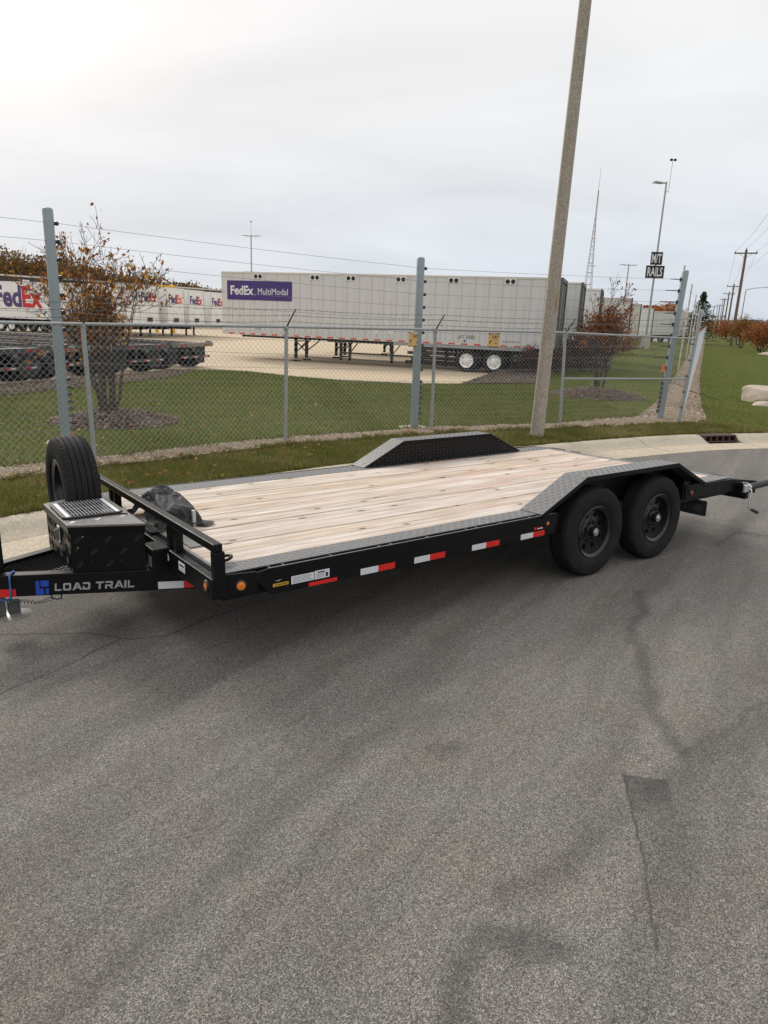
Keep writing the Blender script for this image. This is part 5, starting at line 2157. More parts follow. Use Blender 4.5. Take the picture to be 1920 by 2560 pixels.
# ------------------------------------------------------------------ concrete lamp pole
CP = thing('concrete_pole', 'tall octagonal exposed-aggregate concrete pole on the verge', 'pole', loc=(2.834, 13.227, 0.0))
n8 = 8
mb = MB()
def oct_ring(cx, cy, z, r_):
    return [(cx + r_ * math.cos(math.pi / 8 + math.pi / 4 * k), cy + r_ * math.sin(math.pi / 8 + math.pi / 4 * k), z) for k in range(8)]
lv = [(-.1, .132), (0.0, .131), (3, .119), (7.2, .102), (9.6, .092)]
vs_ = []
for (zz_, r_) in lv:
    vs_ += oct_ring(.112 * zz_ / 7.1, .0, zz_, r_)
fs_ = [(i * 8 + k, i * 8 + (k + 1) % 8, (i + 1) * 8 + (k + 1) % 8, (i + 1) * 8 + k) for i in range(len(lv) - 1) for k in range(8)] + [tuple(range(8 * (len(lv) - 1), 8 * len(lv)))]
mb.add(vs_, fs_)
mb.build('shaft', 'pole_aggregate', CP, bevel=.006)
# number tag
dv = Vector((.55, -.83, 0)).normalized()
tg = sub('number_tag', CP, (.112 * 2.42 / 7.1, 0, 2.42))
c = dv * .122
tm = frame_mtx(c, Vector((.83, .55, 0)), (0, 0, 1))
mb = MB().box(-.013, .013, -.16, .16, -.001, .0015, tm)
mb.build('tag_plate', 'yellow_paint', tg)
MB().box(-.0085, .0085, -.15, .15, .002, .003, tm).build('tag_face', 'sign_black', tg)
for q in range(6):
    MB().box(-.005, .005, .105 - q * .048, .130 - q * .048, .0032, .0038, tm).build('tag_mark', 'yellow_paint', tg)
# ------------------------------------------------------------------ box trailers in the yard
def semi_wheel_meshes():
    t = MB().lathe([(.30, .02), (.36, .0), (.44, -.004), (.485, .02), (.50, .04), (.50, .24), (.48, .265), (.30, .25)], axis='y', n=32).mesh('tyre')
    t.shade_smooth()
    t.set_sharp_from_angle(angle=R(40))
    r = MB().lathe([(.305, .012), (.312, .005), (.295, .02), (.275, .05), (.265, .085), (.20, .10), (.15, .075), (.145, .03), (.10, .022), (.095, .0), (0, -.005)], axis='y', n=28).mesh('rim')
    r.shade_smooth()
    r.set_sharp_from_angle(angle=R(40))
    h = MB()
    for q in range(5):
        an = 2 * math.pi * q / 5
        h.lathe([(0, .088), (.026, .088)], (.232 * math.cos(an), 0, .232 * math.sin(an)), 'y', 8)
    for q in range(10):
        an = 2 * math.pi * q / 10
        h.lathe([(0, .055), (.016, .058), (.016, .075)], (.145 * math.cos(an), 0, .145 * math.sin(an)), 'y', 6)
    return t, r, h.mesh('rim_holes')


ST, SRM, SRH = semi_wheel_meshes()
PANEL = {}


def semi(name, label, loc, rz, body='grey_panel', L=16.15, panels=True, group='box trailers in the yard', rails='cream_rail', rear_open=True, wheels=True, hgt=4.1, ax=12.353):
    t = thing(name, label, 'semi trailer', loc, rz, group)
    Z0 = 1.16
    MB().box(.0, L - .05, .012, 2.588, Z0 + .06, hgt - .06).build('box_body', 'grey_rail' if panels else body, t)
    if panels:
        n_ = 27
        pw_ = L / n_
        key = (body, n_)
        if key not in PANEL:
            pm_ = MB().box(.024, pw_ - .024, .0, .0115, Z0 + .16, hgt - .10)
            # rivet rows along both edges
            for q in range(22):
                zq = Z0 + .2 + q * (hgt - Z0 - .34) / 21
                for xq in (.045, pw_ - .045):
                    pm_.add([(xq - .012, -.0005, zq), (xq, -.006, zq - .012), (xq + .012, -.0005, zq), (xq, -.006, zq + .012)], [(0, 1, 2, 3)])
            PANEL[key] = pm_.mesh('side_panel')
        for q in range(n_):
            p = put('side_panel', PANEL[key], body, t)
            p.location.x = q * pw_
            if q % 2 == 0:
                pl_ = MB().box(q * pw_ + .27, q * pw_ + .35, -.008, -.001, Z0 + 1.72, Z0 + 1.80)
                pl_.build('tie_plate', 'grey_rail', t)
    MB().box(-.01, L, -.012, 2.612, hgt - .095, hgt).build('top_rail', rails, t, bevel=.01)
    MB().box(-.005, L, -.014, 2.614, Z0, Z0 + .15).build('bottom_rail', rails, t, bevel=.01)
    MB().box(L - .048, L, .0, 2.60, Z0 + .001, hgt + .004).build('rear_wall', 'grey_rail', t)
    fr = sub('rear_frame', t)
    MB().box(L + .001, L + .10, -.02, .14, Z0 - .05, hgt + .01).build('door_post', 'rear_frame', fr, bevel=.01)
    MB().box(L + .001, L + .10, 2.46, 2.62, Z0 - .05, hgt + .01).build('door_post', 'rear_frame', fr, bevel=.01)
    MB().box(L + .001, L + .101, .142, 2.458, hgt - .16, hgt + .008).build('door_header', 'rear_frame', fr, bevel=.01)
    MB().box(L + .001, L + .12, -.02, 2.62, Z0 - .16, Z0 - .052).build('rear_sill', 'rear_frame', fr, bevel=.01)
    for ya, yb in ((.15, 1.295), (1.305, 2.45)):
        dr_ = MB().box(L + .001, L + .04, ya, yb, Z0 - .04, hgt - .17).build('door', 'grey_rail' if not rear_open else 'rear_frame', fr, bevel=.008)
        MB().tube((L + .06, ya + .45, Z0), (L + .06, ya + .45, hgt - .2), .02, n=6).build('lock_rod', 'galv', fr)
    for yy in (.3, 2.2):
        MB().box(L + .01, L + .08, yy, yy + .09, .55, Z0 - .16).build('guard_leg', 'rear_frame', fr)
    MB().box(L + .01, L + .09, .1, 2.5, .45, .55).build('guard_bar', 'rear_frame', fr)
    # running gear
    MB().box(ax - 1.3, ax + 2.6, .72, .86, .86, Z0 - .002).build('slider_rail', 'dark_under', t)
    MB().box(ax - 1.3, ax + 2.6, 1.74, 1.88, .86, Z0 - .002).build('slider_rail', 'dark_under', t)
    MB().box(.6, L - .4, .9, 1.7, Z0 - .12, Z0 - .004).build('floor_beams', 'dark_under', t)
    for a in (ax, ax + 1.24):
        MB().tube((a, .3, .5), (a, 2.3, .5), .07, n=10).build('axle', 'dark_under', t, smooth=60)
        for yy, rot in ((.05, 0), (2.55, math.pi)):
            wr = sub('wheel', t, (a, yy, .5), (0, 0, rot))
            put('tyre', ST, 'rubber', wr)
            put('rim', SRM, 'rim_white', wr)
            put('rim_holes', SRH, 'galv_dark', wr)
            tt = put('tyre', ST, 'rubber', wr)
            tt.location.y = .32
    for yy in (.08, 1.95):
        MB().box(ax + 2.0, ax + 2.02, yy, yy + .58, .25, .95).build('mud_flap', 'flap', t)
    # landing gear
    lg = sub('landing_gear', t)
    for yy in (.62, 1.88):
        MB().box(3.62, 3.75, yy, yy + .12, .12, Z0 - .002).build('gear_leg', 'dark_under', lg)
        MB().box(3.52, 3.85, yy - .08, yy + .2, .0, .06).build('gear_foot', 'dark_under', lg)
        MB().path([(3.7, yy + .06, .45), (4.6, yy + .06, Z0 - .01)], .03, 6).build('gear_brace', 'dark_under', lg)
    MB().path([(3.68, .70, .4), (3.68, 1.92, .95)], .025, 6).build('gear_brace', 'dark_under', lg)
    MB().path([(3.69, .70, .95), (3.69, 1.92, .4)], .025, 6).build('gear_brace', 'dark_under', lg)
    MB().box(3.66, 3.70, .62, 2.0, .93, .99).build('gear_tie', 'dark_under', lg)
    return t


SYAW = -.3098
SC, SS = math.cos(SYAW), math.sin(SYAW)


def spt(o, lx, ly):
    return (o[0] + lx * SC - ly * SS, o[1] + lx * SS + ly * SC)


S0 = (-8.3635, 35.847)
main = semi('semi_trailer', 'long grey box trailer with a purple panel broadside behind the fence', (*S0, -.103), SYAW)
# reflective strip along the bottom rail
for q in range(27):
    xa = .38 + q * .585
    MB().box(xa, xa + .29, -.0175, -.0145, 1.185, 1.245).build('reflective_tape', 'red_tape', main)
    if q < 26:
        MB().box(xa + .30, xa + .575, -.0172, -.0145, 1.187, 1.243).build('reflective_tape', 'white_tape', main)
# vents
for vx in (2.0, 4.96, 6.75, 9.15, 11.57, 14.05):
    vp = sub('roof_vent', main, (vx, -.004, 3.90))
    MB().box(-.25, .25, -.018, -.009, -.115, .115).build('vent_plate', 'logo_white', vp, bevel=.004)
    for dx in (-.115, .115):
        MB().lathe([(0, -.028), (.075, -.028), (.095, -.0185)], (dx, 0, 0), 'y', 20).build('vent_cap', 'ink', vp, smooth=50)
# purple panel and lettering
lgp = sub('logo_panel', main)
MB().box(.32, 3.79, -.013, -.0085, 2.80, 3.69).build('panel_face', 'purple', lgp)
fm = lambda x, z_, off=-.0145: frame_mtx((x, off, z_), (1, 0, 0), (0, 0, 1))
lettering('panel_lettering', 'FedEx', 'logo_white', lgp, fm(1.13, 3.245), w=1.25, h=.43, bold=.032)
lettering('panel_lettering', 'MultiModal', 'logo_white', lgp, fm(2.78, 3.215), w=1.58, h=.29)
MB().lathe([(.02, -.0145), (.032, -.0145)], (1.84, 0, 3.06), 'y', 12).build('registered_mark', 'logo_white', lgp)
lettering('lift_lettering', 'LIFT HERE', 'ink', main, fm(12.3, 1.52, -.004), w=.82, h=.16)
MB().add([(12.18, -.0042, 1.40), (12.26, -.0042, 1.40), (12.26, -.0042, 1.31), (12.22, -.0042, 1.25), (12.18, -.0042, 1.31)], [(0, 1, 2, 3, 4)]).build('lift_arrow', 'blue_logo', main)
lettering('lift_lettering', 'LIFT', 'blue_logo', main, fm(2.0, 1.48, -.004), w=.3, h=.12)
for q in range(8):
    MB().add([(13.9 + .1 * q, -.0042, 1.42), (13.95 + .1 * q, -.0042, 1.36), (14.0 + .1 * q, -.0042, 1.43)], [(0, 1, 2)]).build('scuff_mark', 'ink_grey', main)
# hazard placard holders
for xq in (8.05, 8.75):
    MB().add([(xq - .16, -.0055, 1.62), (xq, -.0055, 1.46), (xq + .16, -.0055, 1.62), (xq, -.0055, 1.78)], [(0, 1, 2, 3)]).build('placard', 'logo_white', main)
# side skirt wing in front of the bogie
MB().box(8.9, 15.2, .02, .05, 1.02, 1.158).build('side_skirt', 'galv', main)

# trailers parked behind and beyond it, rears showing to its right
row = [((8.75, 34.3), 'grey box trailer right behind the one with the purple panel', 'grey_panel', .02),
       ((11.3, 40.0), 'pale box trailer with dark open rear frame beside the rust-leaved yard tree', 'white_paint', .05),
       ((16.6, 51.0), 'grey box trailer with dark rear frame, third from the purple panel one', 'grey_panel', .12),
       ((22.2, 65.5), 'off-white box trailer just left of the sign-carrying light pole', 'cream_rail', .25),
       ((29.3, 82.0), 'small distant white box trailer right of the sign-carrying light pole', 'white_paint', .4)]
for (rx, ry), lb_, body_, zz_ in row:
    ox, oy = rx - 16.15 * SC, ry - 16.15 * SS
    semi('semi_trailer', lb_, (ox, oy, -.08 + zz_), SYAW, body=body_, panels=False, rails='cream_rail')
far_s = semi('semi_trailer', 'long grey box trailer seen side-on far down the yard before the grass strip', (37.6 - 16.15 * SC, 92.0 - 16.15 * SS, .35), SYAW, body='grey_panel', panels=False)

# white trailers with big lettering on the left, noses to the right
def fedex_side(t, x, z_, h, off, flip=True):
    """big two-colour lettering on the visible long side; text reads left to right along local +x"""
    lettering('side_lettering', 'Fed', 'purple_mid', t, frame_mtx((x, off, z_), (1, 0, 0), (0, 0, 1)), w=2.75 * h / 1.4, h=h * 1.2, bold=.035)
    lettering('side_lettering', 'Ex', 'fed_red', t, frame_mtx((x + 2.42 * h / 1.4, off, z_), (1, 0, 0), (0, 0, 1)), w=1.98 * h / 1.4, h=h * 1.18, bold=.035)


def left_trailer(label, nose, side_txt, red):
    # nose: near front corner; body extends back towards the far left; local x runs from rear (0) to nose (L)
    L = 16.15
    ox, oy = nose[0] - L * SC, nose[1] - L * SS
    t = thing('semi_trailer', label, 'semi trailer', (ox, oy, -.1), SYAW, 'box trailers in the yard')
    MB().box(0, L, 0, 2.6, 1.16, 4.0).build('box_body', 'white_paint', t, bevel=.02)
    MB().box(-.01, L + .012, -.012, 2.612, 3.93, 4.02).build('top_rail', 'logo_white', t)
    MB().box(-.01, L + .012, -.012, 2.612, 1.10, 1.22).build('bottom_rail', 'logo_white', t)
    for q in range(1, 13):
        MB().box(q * 1.24, q * 1.24 + .05, -.006, -.001, 1.23, 3.92).build('side_rib', 'logo_white', t)
    for a in (2.2, 3.4):
        for yy, rot in ((.05, 0), (2.55, math.pi)):
            wr = sub('wheel', t, (a, yy, .5), (0, 0, rot))
            put('tyre', ST, 'rubber', wr)
            put('rim', SRM, 'rim_white', wr)
    MB().box(1.2, 4.6, .75, 1.85, .8, 1.09).build('bogie', 'dark_under', t)
    for yy in (.6, 1.9):
        MB().box(L - 3.2, L - 3.06, yy, yy + .12, .0, 1.09).build('gear_leg', 'dark_under', t)
    MB().box(5, L - 3.4, .6, 2.0, .55, 1.05).build('under_frame', 'dark_under', t)
    nm_ = frame_mtx((L + .014, 1.3, 3.15), (0, 1, 0), (0, 0, 1))
    lettering('nose_lettering', 'Fed', 'purple_mid', t, nm_ @ Matrix.Translation((-.42, 0, 0)), w=1.12, h=.72, bold=.035)
    lettering('nose_lettering', 'Ex', red, t, nm_ @ Matrix.Translation((.56, 0, 0)), w=.78, h=.70, bold=.035)
    MB().box(L + .013, L + .06, 1.0, 1.6, 1.3, 1.62).build('connector_box', 'ink', t)
    MB().box(L + .013, L + .03, .05, .12, 1.25, 3.9).build('corner_post', 'grey_rail', t)
    MB().box(L + .013, L + .03, 2.48, 2.55, 1.25, 3.9).build('corner_post', 'grey_rail', t)
    if side_txt:
        fedex_side(t, 3.35, 2.85, 1.45, -.008)
        lettering('side_lettering', 'Freight', 'ink_grey', t, frame_mtx((5.9, -.008, 1.62), (1, 0, 0), (0, 0, 1)), w=1.6, h=.45)
    return t


left_trailer('white box trailer with huge two-colour lettering on its side, far left of the yard', (-19.6, 56.4), True, 'fed_red')
left_trailer('white box trailer with orange-red nose lettering, second of the nose row', (-18.45, 59.6), False, 'fed_orange')
left_trailer('white box trailer with dark red nose lettering, third of the nose row', (-17.75, 63.4), False, 'fed_red')
left_trailer('white box trailer half hidden by the grey one, last of the nose row', (-16.85, 67.6), False, 'fed_red')
fx_ = thing('semi_trailer', 'tiny white trailer with orange lettering far away past the end post', 'semi trailer', (95.5, 231.0, 1.2), SYAW - .1, 'box trailers in the yard')
MB().box(0, 4.4, 0, 2.4, .9, 3.0).build('box_body', 'logo_white', fx_)
MB().box(0, 4.4, .2, 2.2, 0, .89).build('under_frame', 'galv_dark', fx_)
lettering('side_lettering', 'Fed', 'purple_mid', fx_, frame_mtx((1.2, -.02, 2.0), (1, 0, 0), (0, 0, 1)), w=1.5, h=1.2, bold=.035)
lettering('side_lettering', 'Ex', 'fed_orange', fx_, frame_mtx((2.7, -.02, 2.0), (1, 0, 0), (0, 0, 1)), w=1.3, h=1.15, bold=.035)


# container chassis in a row behind the left tree, rears towards the lawn
def chassis(label, loc, var):
    t = thing('container_chassis', label, 'trailer chassis', (*loc, -.1), SYAW, 'container chassis parked behind the left tree')
    # local x: 0 at rear, negative towards the front; y 0 near side
    L = 12.0
    for yy in (.62, 1.72):
        MB().box(-L, -.02, yy, yy + .12, .98, 1.24).build('main_rail', 'chassis_grey', t, bevel=.01)
    for q in range(9):
        MB().box(-L + .3 + q * 1.4, -L + .4 + q * 1.4, .745, 1.715, 1.02, 1.16).build('cross_beam', 'chassis_grey', t)
    MB().box(-.26, .0, .02, 2.42, 1.05, 1.24).build('rear_bolster', 'bumper_tan' if var % 2 else 'chassis_grey', t, bevel=.015)
    MB().box(-L, -L + .25, .02, 2.42, 1.05, 1.24).build('front_bolster', 'chassis_grey', t, bevel=.015)
    for yy in (.06, 2.2):
        MB().box(-.22, -.06, yy, yy + .18, 1.241, 1.30).build('twist_lock', 'galv_dark', t)
    lp_ = sub('rear_lights', t)
    for yy in (.28, .50, 1.84, 2.06):
        MB().lathe([(0, .012), (.055, .010), (.065, .0)], (.002, yy, 1.14), 'x', 14).build('tail_lamp', 'red_lens', lp_)
    MB().box(-.10, -.02, .25, 2.2, .52, .63).build('under_bumper', 'chassis_grey', t, bevel=.01)
    for q in range(3):
        MB().box(-.019, -.014, .27 + q * .72, .43 + q * .72, .55, .60).build('reflective_tape', 'red_tape', t)
        MB().box(-.019, -.014, .435 + q * .72, .585 + q * .72, .55, .60).build('reflective_tape', 'white_tape', t)
    for yy in (.6, 1.8):
        MB().box(-.11, -.03, yy, yy + .07, .63, 1.05).build('bumper_leg', 'chassis_grey', t)
    for a in (-1.0, -2.25):
        MB().tube((a, .2, .5), (a, 2.25, .5), .07, n=10).build('axle', 'dark_under', t)
        for yy, rot in ((.0, 0), (2.44, math.pi)):
            wr = sub('wheel', t, (a, yy, .5), (0, 0, rot))
            put('tyre', ST, 'rubber', wr)
            tt = put('tyre', ST, 'rubber', wr)
            tt.location.y = .30
            put('rim', SRM, 'galv_dark', wr)
    for yy in (.0, 1.84):
        mb_ = MB().box(-.44, -.425, yy, yy + .60, .22, 1.0)
        mb_.build('mud_flap', 'flap', t)
        MB().path([(-.43, yy, 1.0), (-.8, yy, 1.09), (-1.6, yy, 1.08)], .02, 5).build('flap_hanger', 'chassis_grey', t)
        fe_ = MB()
        for a in (-1.0, -2.25):
            fe_.extrude([(a + .58 * math.cos(q), yy, .5 + .56 * math.sin(q)) for q in np.linspace(.35, 2.8, 10)] + [(a + .56 * math.cos(q), yy, .5 + .54 * math.sin(q)) for q in np.linspace(2.8, .35, 10)], (0, .58, 0))
        fe_.build('wheel_guard', 'flap', t)
    for yy in (.64, 1.66):
        MB().box(-L + 2.6, -L + 2.74, yy, yy + .12, .0, .98).build('gear_leg', 'chassis_grey', t)
    MB().box(-L - .9, -L, .9, 1.54, 1.06, 1.22).build('gooseneck', 'chassis_grey', t)
    for q in range(3):
        MB().path([(-L - .3, .9 + .1 * q, 1.22), (-L - .45, 1.0 + .12 * q, 1.5), (-L - .2, 1.2 + .1 * q, 1.45), (-L - .1, 1.25, 1.2)], .02, 5).build('air_hose', 'ink', t)
    t.scale = (1, 1, .80)
    return t


for k_, (p, lb_) in enumerate((((-9.35, 17.0), 'black container chassis at the left edge, nearest in the chassis row'), ((-8.55, 19.9), 'black container chassis with red tail strip just left of the tree'), ((-7.55, 22.45), 'container chassis with tan rear beam right behind the tree'), ((-6.75, 25.6), 'container chassis at the right end of the row with four red lamps'))):
    # p is the near rear corner
    chassis(lb_, (p[0] - 1.1, p[1] + .9), k_)
# spare chassis stored under the grey trailer
for k_, (lx, ly) in enumerate(((4.7, 3.2), (10.4, 3.0))):
    o_ = spt(S0, lx + 4.6, ly)
    t = thing('container_chassis', ('dark chassis frame standing behind the landing gear of the grey trailer', 'dark chassis frame behind the rear bogie of the grey trailer')[k_], 'trailer chassis', (*o_, -.1), SYAW, 'chassis frames behind the grey trailer')
    for yy in (0, 1.1):
        MB().box(-5, 0, yy, yy + .12, .92, 1.12).build('main_rail', 'chassis_grey', t)
    for a in (-4.4, -3.9, -1.6, -.4):
        MB().box(a, a + .13, .2, .32, 0, .92).build('gear_leg', 'chassis_grey', t)
        MB().path([(a, .26, .3), (a + .5, .26, .92)], .03, 5).build('gear_brace', 'chassis_grey', t)
    MB().box(-4.4, -.3, .25, .3, .35, .42).build('tie_bar', 'chassis_grey', t)
    if k_:
        for zz_, xa in ((.04, -6.5), (.27, -6.2), (.50, -6.4), (.72, -6.1)):
            for yy in (.4, 1.5):
                MB().box(xa, 3.5, yy, yy + .13, zz_, zz_ + .15).build('stacked_rail', 'bumper_tan' if yy < 1 and zz_ > .4 else 'chassis_grey', t)
            MB().box(xa + .5, xa + .65, .4, 1.63, zz_ + .151, zz_ + .22).build('packing_beam', 'dark_under', t)
            MB().box(2.5, 2.65, .4, 1.63, zz_ + .151, zz_ + .22).build('packing_beam', 'dark_under', t)

# yellow loading gantry beyond
gn = thing('yellow_gantry', 'small yellow gantry beam behind the nose row', 'gantry', (-24.4, 74.5, -.1), SYAW)
MB().box(0, 2.5, 0, .3, 4.45, 4.68).build('beam', 'yellow_paint', gn)
for a in (.1, 2.1):
    MB().box(a, a + .2, 0, .3, 0, 4.45).build('leg', 'yellow_paint', gn)

# dock building behind the left trailers
A_, B_ = Vector((-74, 52, 0)), Vector((-17, 121, 0))
dv = (B_ - A_).normalized()
ang = math.atan2(dv.y, dv.x)
DB = thing('dock_building', 'long low dock building with dark fascia and white bay numbers', 'building', (A_.x, A_.y, -.1), ang)
Lb = (B_ - A_).length
MB().box(0, Lb, .3, 20, 0, 4.3).build('wall', 'dock_wall', DB)
MB().box(-.4, Lb + .4, .0, 20.4, 4.301, 5.45).build('fascia', 'dock_dark', DB)
MB().box(-.5, Lb + .5, -.1, 20.5, 5.451, 5.62).build('roof_edge', 'cream_rail', DB)
for k_ in range(18):
    MB().box(2 + k_ * 4.8, 4.9 + k_ * 4.8, .2, .299, 0.2, 3.4).build('dock_door', 'grey_rail', DB, bevel=.02)
for q, (xq, tx_) in enumerate(((41.2, '8'), (46.9, '11'), (52.6, '12'))):
    MB().box(xq - .42, xq + .42, -.05, -.01, 4.55, 5.15).build('bay_sign', 'logo_white', DB)
    lettering('bay_number', tx_, 'ink', DB, frame_mtx((xq, -.06, 4.85), (1, 0, 0), (0, 0, 1)), h=.42)
for xq in (44.5, 56):
    MB().path([(xq, 2, 5.6), (xq, 2, 6.6)], .15, 8).build('roof_stack', 'galv_bright', DB)

# ------------------------------------------------------------------ poles and masts
def light_pole(label, loc, h, heads, base=None, rot=0.):
    t = thing('light_pole', label, 'light pole', loc, rot)
    zb = 0
    if base:
        MB().lathe([(base[0], -.3), (base[0], base[1] - .04), (base[0] - .04, base[1]), (0, base[1])], axis='z', n=24).build('footing', 'conc_light', t, smooth=40)
        zb = base[1]
        MB().box(-.22, .22, -.22, .22, zb, zb + .05).build('base_plate', 'galv', t)
    MB().tube((0, 0, zb), (0, 0, h), .095, .07, 10).build('shaft', 'galv', t, smooth=60)
    for hd in heads:
        ha = sub('lamp_head', t, (0, 0, h - .12), (0, 0, hd))
        MB().box(.0, .45, -.04, .04, -.04, .04).build('arm', 'galv', ha)
        MB().hexa([(.4, -.17, -.05), (1.15, -.15, .03), (1.15, .15, .03), (.4, .17, -.05)], [(.4, -.12, .07), (1.15, -.10, .09), (1.15, .10, .09), (.4, .12, .07)]).build('housing', 'galv', ha, bevel=.02)
    return t


lp1 = light_pole('tall grey light pole carrying the black letter signs', (22.85, 65.0, .50), 13.75, (math.pi + .25, math.pi - .28), (.40, 1.05))
MB().tube((.25, 0, 12.9), (.30, 0, 15.4), .02, n=6).build('whip_aerial', 'galv', lp1)
MB().tube((.0, 0, 13.0), (.28, 0, 12.95), .02, n=6).build('aerial_bracket', 'galv', lp1)
for dx in (-.13, .18):
    MB().lathe([(0, -.12), (.12, -.06), (.13, .05), (0, .12)], (.30 + dx, 0, 15.45), 'z', 10).build('aerial_ball', 'ink', lp1, smooth=60)
for tx_, cz, wz, hz in (('M/T', 8.09, 1.0, 1.06), ('RAILS', 6.98, 1.58, 1.04)):
    s_ = thing('yard_sign', 'black sign with white letters on the light pole, ' + ('upper and smaller' if tx_ == 'M/T' else 'lower and wider'), 'sign', mtx=frame_mtx((22.85 - .03, 64.86, cz), (.985, -.03, .02), (.0, 0, 1)), group='signs on the light pole')
    MB().box(-wz / 2, wz / 2, -hz / 2, hz / 2, -.02, .0).build('board', 'sign_black', s_)
    lettering('sign_lettering', tx_, 'logo_white', s_, Matrix.Translation((0, 0, .006)), w=wz * .82, h=hz * .72, bold=.022)
    for yy in (-.3, .3):
        MB().box(-.2, .2, yy - .03, yy + .03, -.06, -.022).build('clamp', 'galv', s_)
lp2 = light_pole('distant light pole standing behind the nose row', (-17.3, 90, -.1), 11.4, (0.1, math.pi - .1))
MB().tube((0, 0, 11.3), (0, 0, 12.9), .02, n=5).build('whip_aerial', 'galv', lp2)
MB().lathe([(0, -.1), (.14, 0), (0, .1)], (0, 0, 12.9), 'z', 8).build('aerial_ball', 'ink', lp2)
MB().box(-.75, .75, -.15, .15, 5.6, 7.2).build('number_board', 'sign_black', lp2)
for k_, (px_, py_, hh, lb_) in enumerate(((30.0, 95, 9.8, 'slim light pole left of the sign-carrying one, far down the yard'), (26.0, 118, 8.6, 'far twin-head light pole above the pale trailers'), (14.3, 150, 9.0, 'tiny twin-head light pole peeking over the grey trailer'))):
    light_pole(lb_, (px_, py_, .3), hh, (0., math.pi))

# lattice radio mast
MT = thing('radio_mast', 'slender lattice radio mast far behind the yard', 'mast', (42.3, 160, 0))
def mleg(z_):
    return .95 * max(0, 1 - z_ / 24.5) ** 1.0 + .11
lvls = [0, 4, 8, 11.2, 13.6, 15.6, 17.4, 19, 20.5, 22, 23.4, 24.6]
for q in range(4):
    sx_, sy_ = (1, 1, -1, -1)[q], (1, -1, -1, 1)[q]
    MB().path([(sx_ * mleg(a), sy_ * mleg(a), a) for a in lvls] + [(sx_ * .06, sy_ * .06, 30)], .055, 5).build('leg', 'mast_steel', MT)
mb = MB()
for a, b in zip(lvls[:-1], lvls[1:]):
    ra, rb = mleg(a), mleg(b)
    for (x0, y0), (x1, y1) in (((1, 1), (1, -1)), ((1, -1), (-1, -1)), ((-1, -1), (-1, 1)), ((-1, 1), (1, 1))):
        mb.path([(x0 * rb, y0 * rb, b), (x1 * rb, y1 * rb, b)], .04, 4)
        mb.path([(x0 * ra, y0 * ra, a), (x1 * rb, y1 * rb, b)], .022, 4)
mb.build('lattice', 'mast_steel', MT)
MB().tube((0, 0, 29), (0, 0, 34.2), .05, .03, 6).build('spike', 'mast_steel', MT)
MB().tube((-.3, 0, 15), (1.2, 0, 15), .06, n=5).build('antenna_arm', 'mast_steel', MT)

# utility poles, nearest at the right edge
UP = [((28.3, 53.0), 12.4), ((40.4, 86.0), 11.4), ((64.5, 140.0), 11.1), ((77.5, 170.0), 11.3), ((94.8, 210.0), 11.8), ((116, 260), 12), ((131.6, 300), 12.9), ((160, 368), 13.4)]
names_ = ['stout wooden utility pole cut by the right picture edge', 'tall wooden utility pole with crossarm, nearest whole one', 'wooden utility pole with crossarm, second whole one from the right', 'third whole utility pole in the receding line', 'fourth whole utility pole in the receding line', 'fifth whole utility pole in the receding line', 'sixth whole utility pole in the receding line', 'farthest utility pole at the end of the line']
wire_pts = []
for k_, ((x, y), zt) in enumerate(UP):
    t = thing('utility_pole', names_[k_], 'utility pole', (x, y, rise(x, y) - .1), math.atan2(-.4, .92), 'utility poles beside the grass strip')
    zl = zt - (rise(x, y) - .1)
    MB().path([(-.3 * 0, 0, 0), (0, 0, zl * .5), (0, 0, zl)], [.19, .165, .135], 10).build('shaft', 'pole_wood', t, smooth=60)
    MB().box(-1.22, 1.22, -.06, .06, zl - .45, zl - .31).build('crossarm', 'pole_wood', t)
    MB().path([(-.7, -.07, zl - .42), (0, -.1, zl - .95), (.7, -.07, zl - .42)], .02, 5).build('arm_brace', 'pole_wood', t)
    for xx in (-1.1, -.02, 1.1):
        MB().lathe([(.03, 0), (.06, .05), (.045, .1), (.06, .14), (0, .2)], (xx, 0, zl - .31 if abs(xx) > .5 else zl), 'z', 8).build('pole_insulator', 'galv_dark', t, smooth=50)
    Mw = Matrix.Translation((x, y, rise(x, y) - .1)) @ Matrix.Rotation(math.atan2(-.4, .92), 4, 'Z')
    wire_pts.append([Mw @ Vector((-1.1, 0, zl - .12)), Mw @ Vector((0, 0, zl + .2)), Mw @ Vector((1.1, 0, zl - .12)), Mw @ Vector((.05, .1, zl - 2.2))])
wl = ['left of the three top wires on the utility poles', 'middle of the three top wires on the utility poles', 'right of the three top wires on the utility poles', 'lowest cable strung along the utility poles']
for k_ in range(4):
    mb = MB()
    st_ = [Vector(q) for q in (wire_pts[0][k_],)]
    allp = [w_[k_] for w_ in wire_pts]
    prev = allp[0] + (allp[0] - allp[1]) * 1.0
    allp = [prev] + allp
    for a, b in zip(allp[:-1], allp[1:]):
        mb.path([a.lerp(b, q / 10) - Vector((0, 0, .5 * 4 * (q / 10) * (1 - q / 10))) for q in range(11)], .012, 4, cap=False)
    tag(mb.build('power_line', 'wire'), wl[k_], 'power line', 'power lines')
sl = thing('street_light', 'grey street light with long arm reaching right beside the utility poles', 'street light', (47.3, 99, .5))
MB().path([(0, 0, 0), (0, 0, 7.3)], [.09, .06], 8).build('shaft', 'galv', sl, smooth=50)
MB().path([(0, 0, 7.3), (1.2, -.2, 7.55), (3.4, -.4, 7.75)], .05, 6).build('arm', 'galv', sl)
MB().box(3.2, 4.1, -.6, -.25, 7.68, 7.82).build('lamp_head', 'galv', sl)
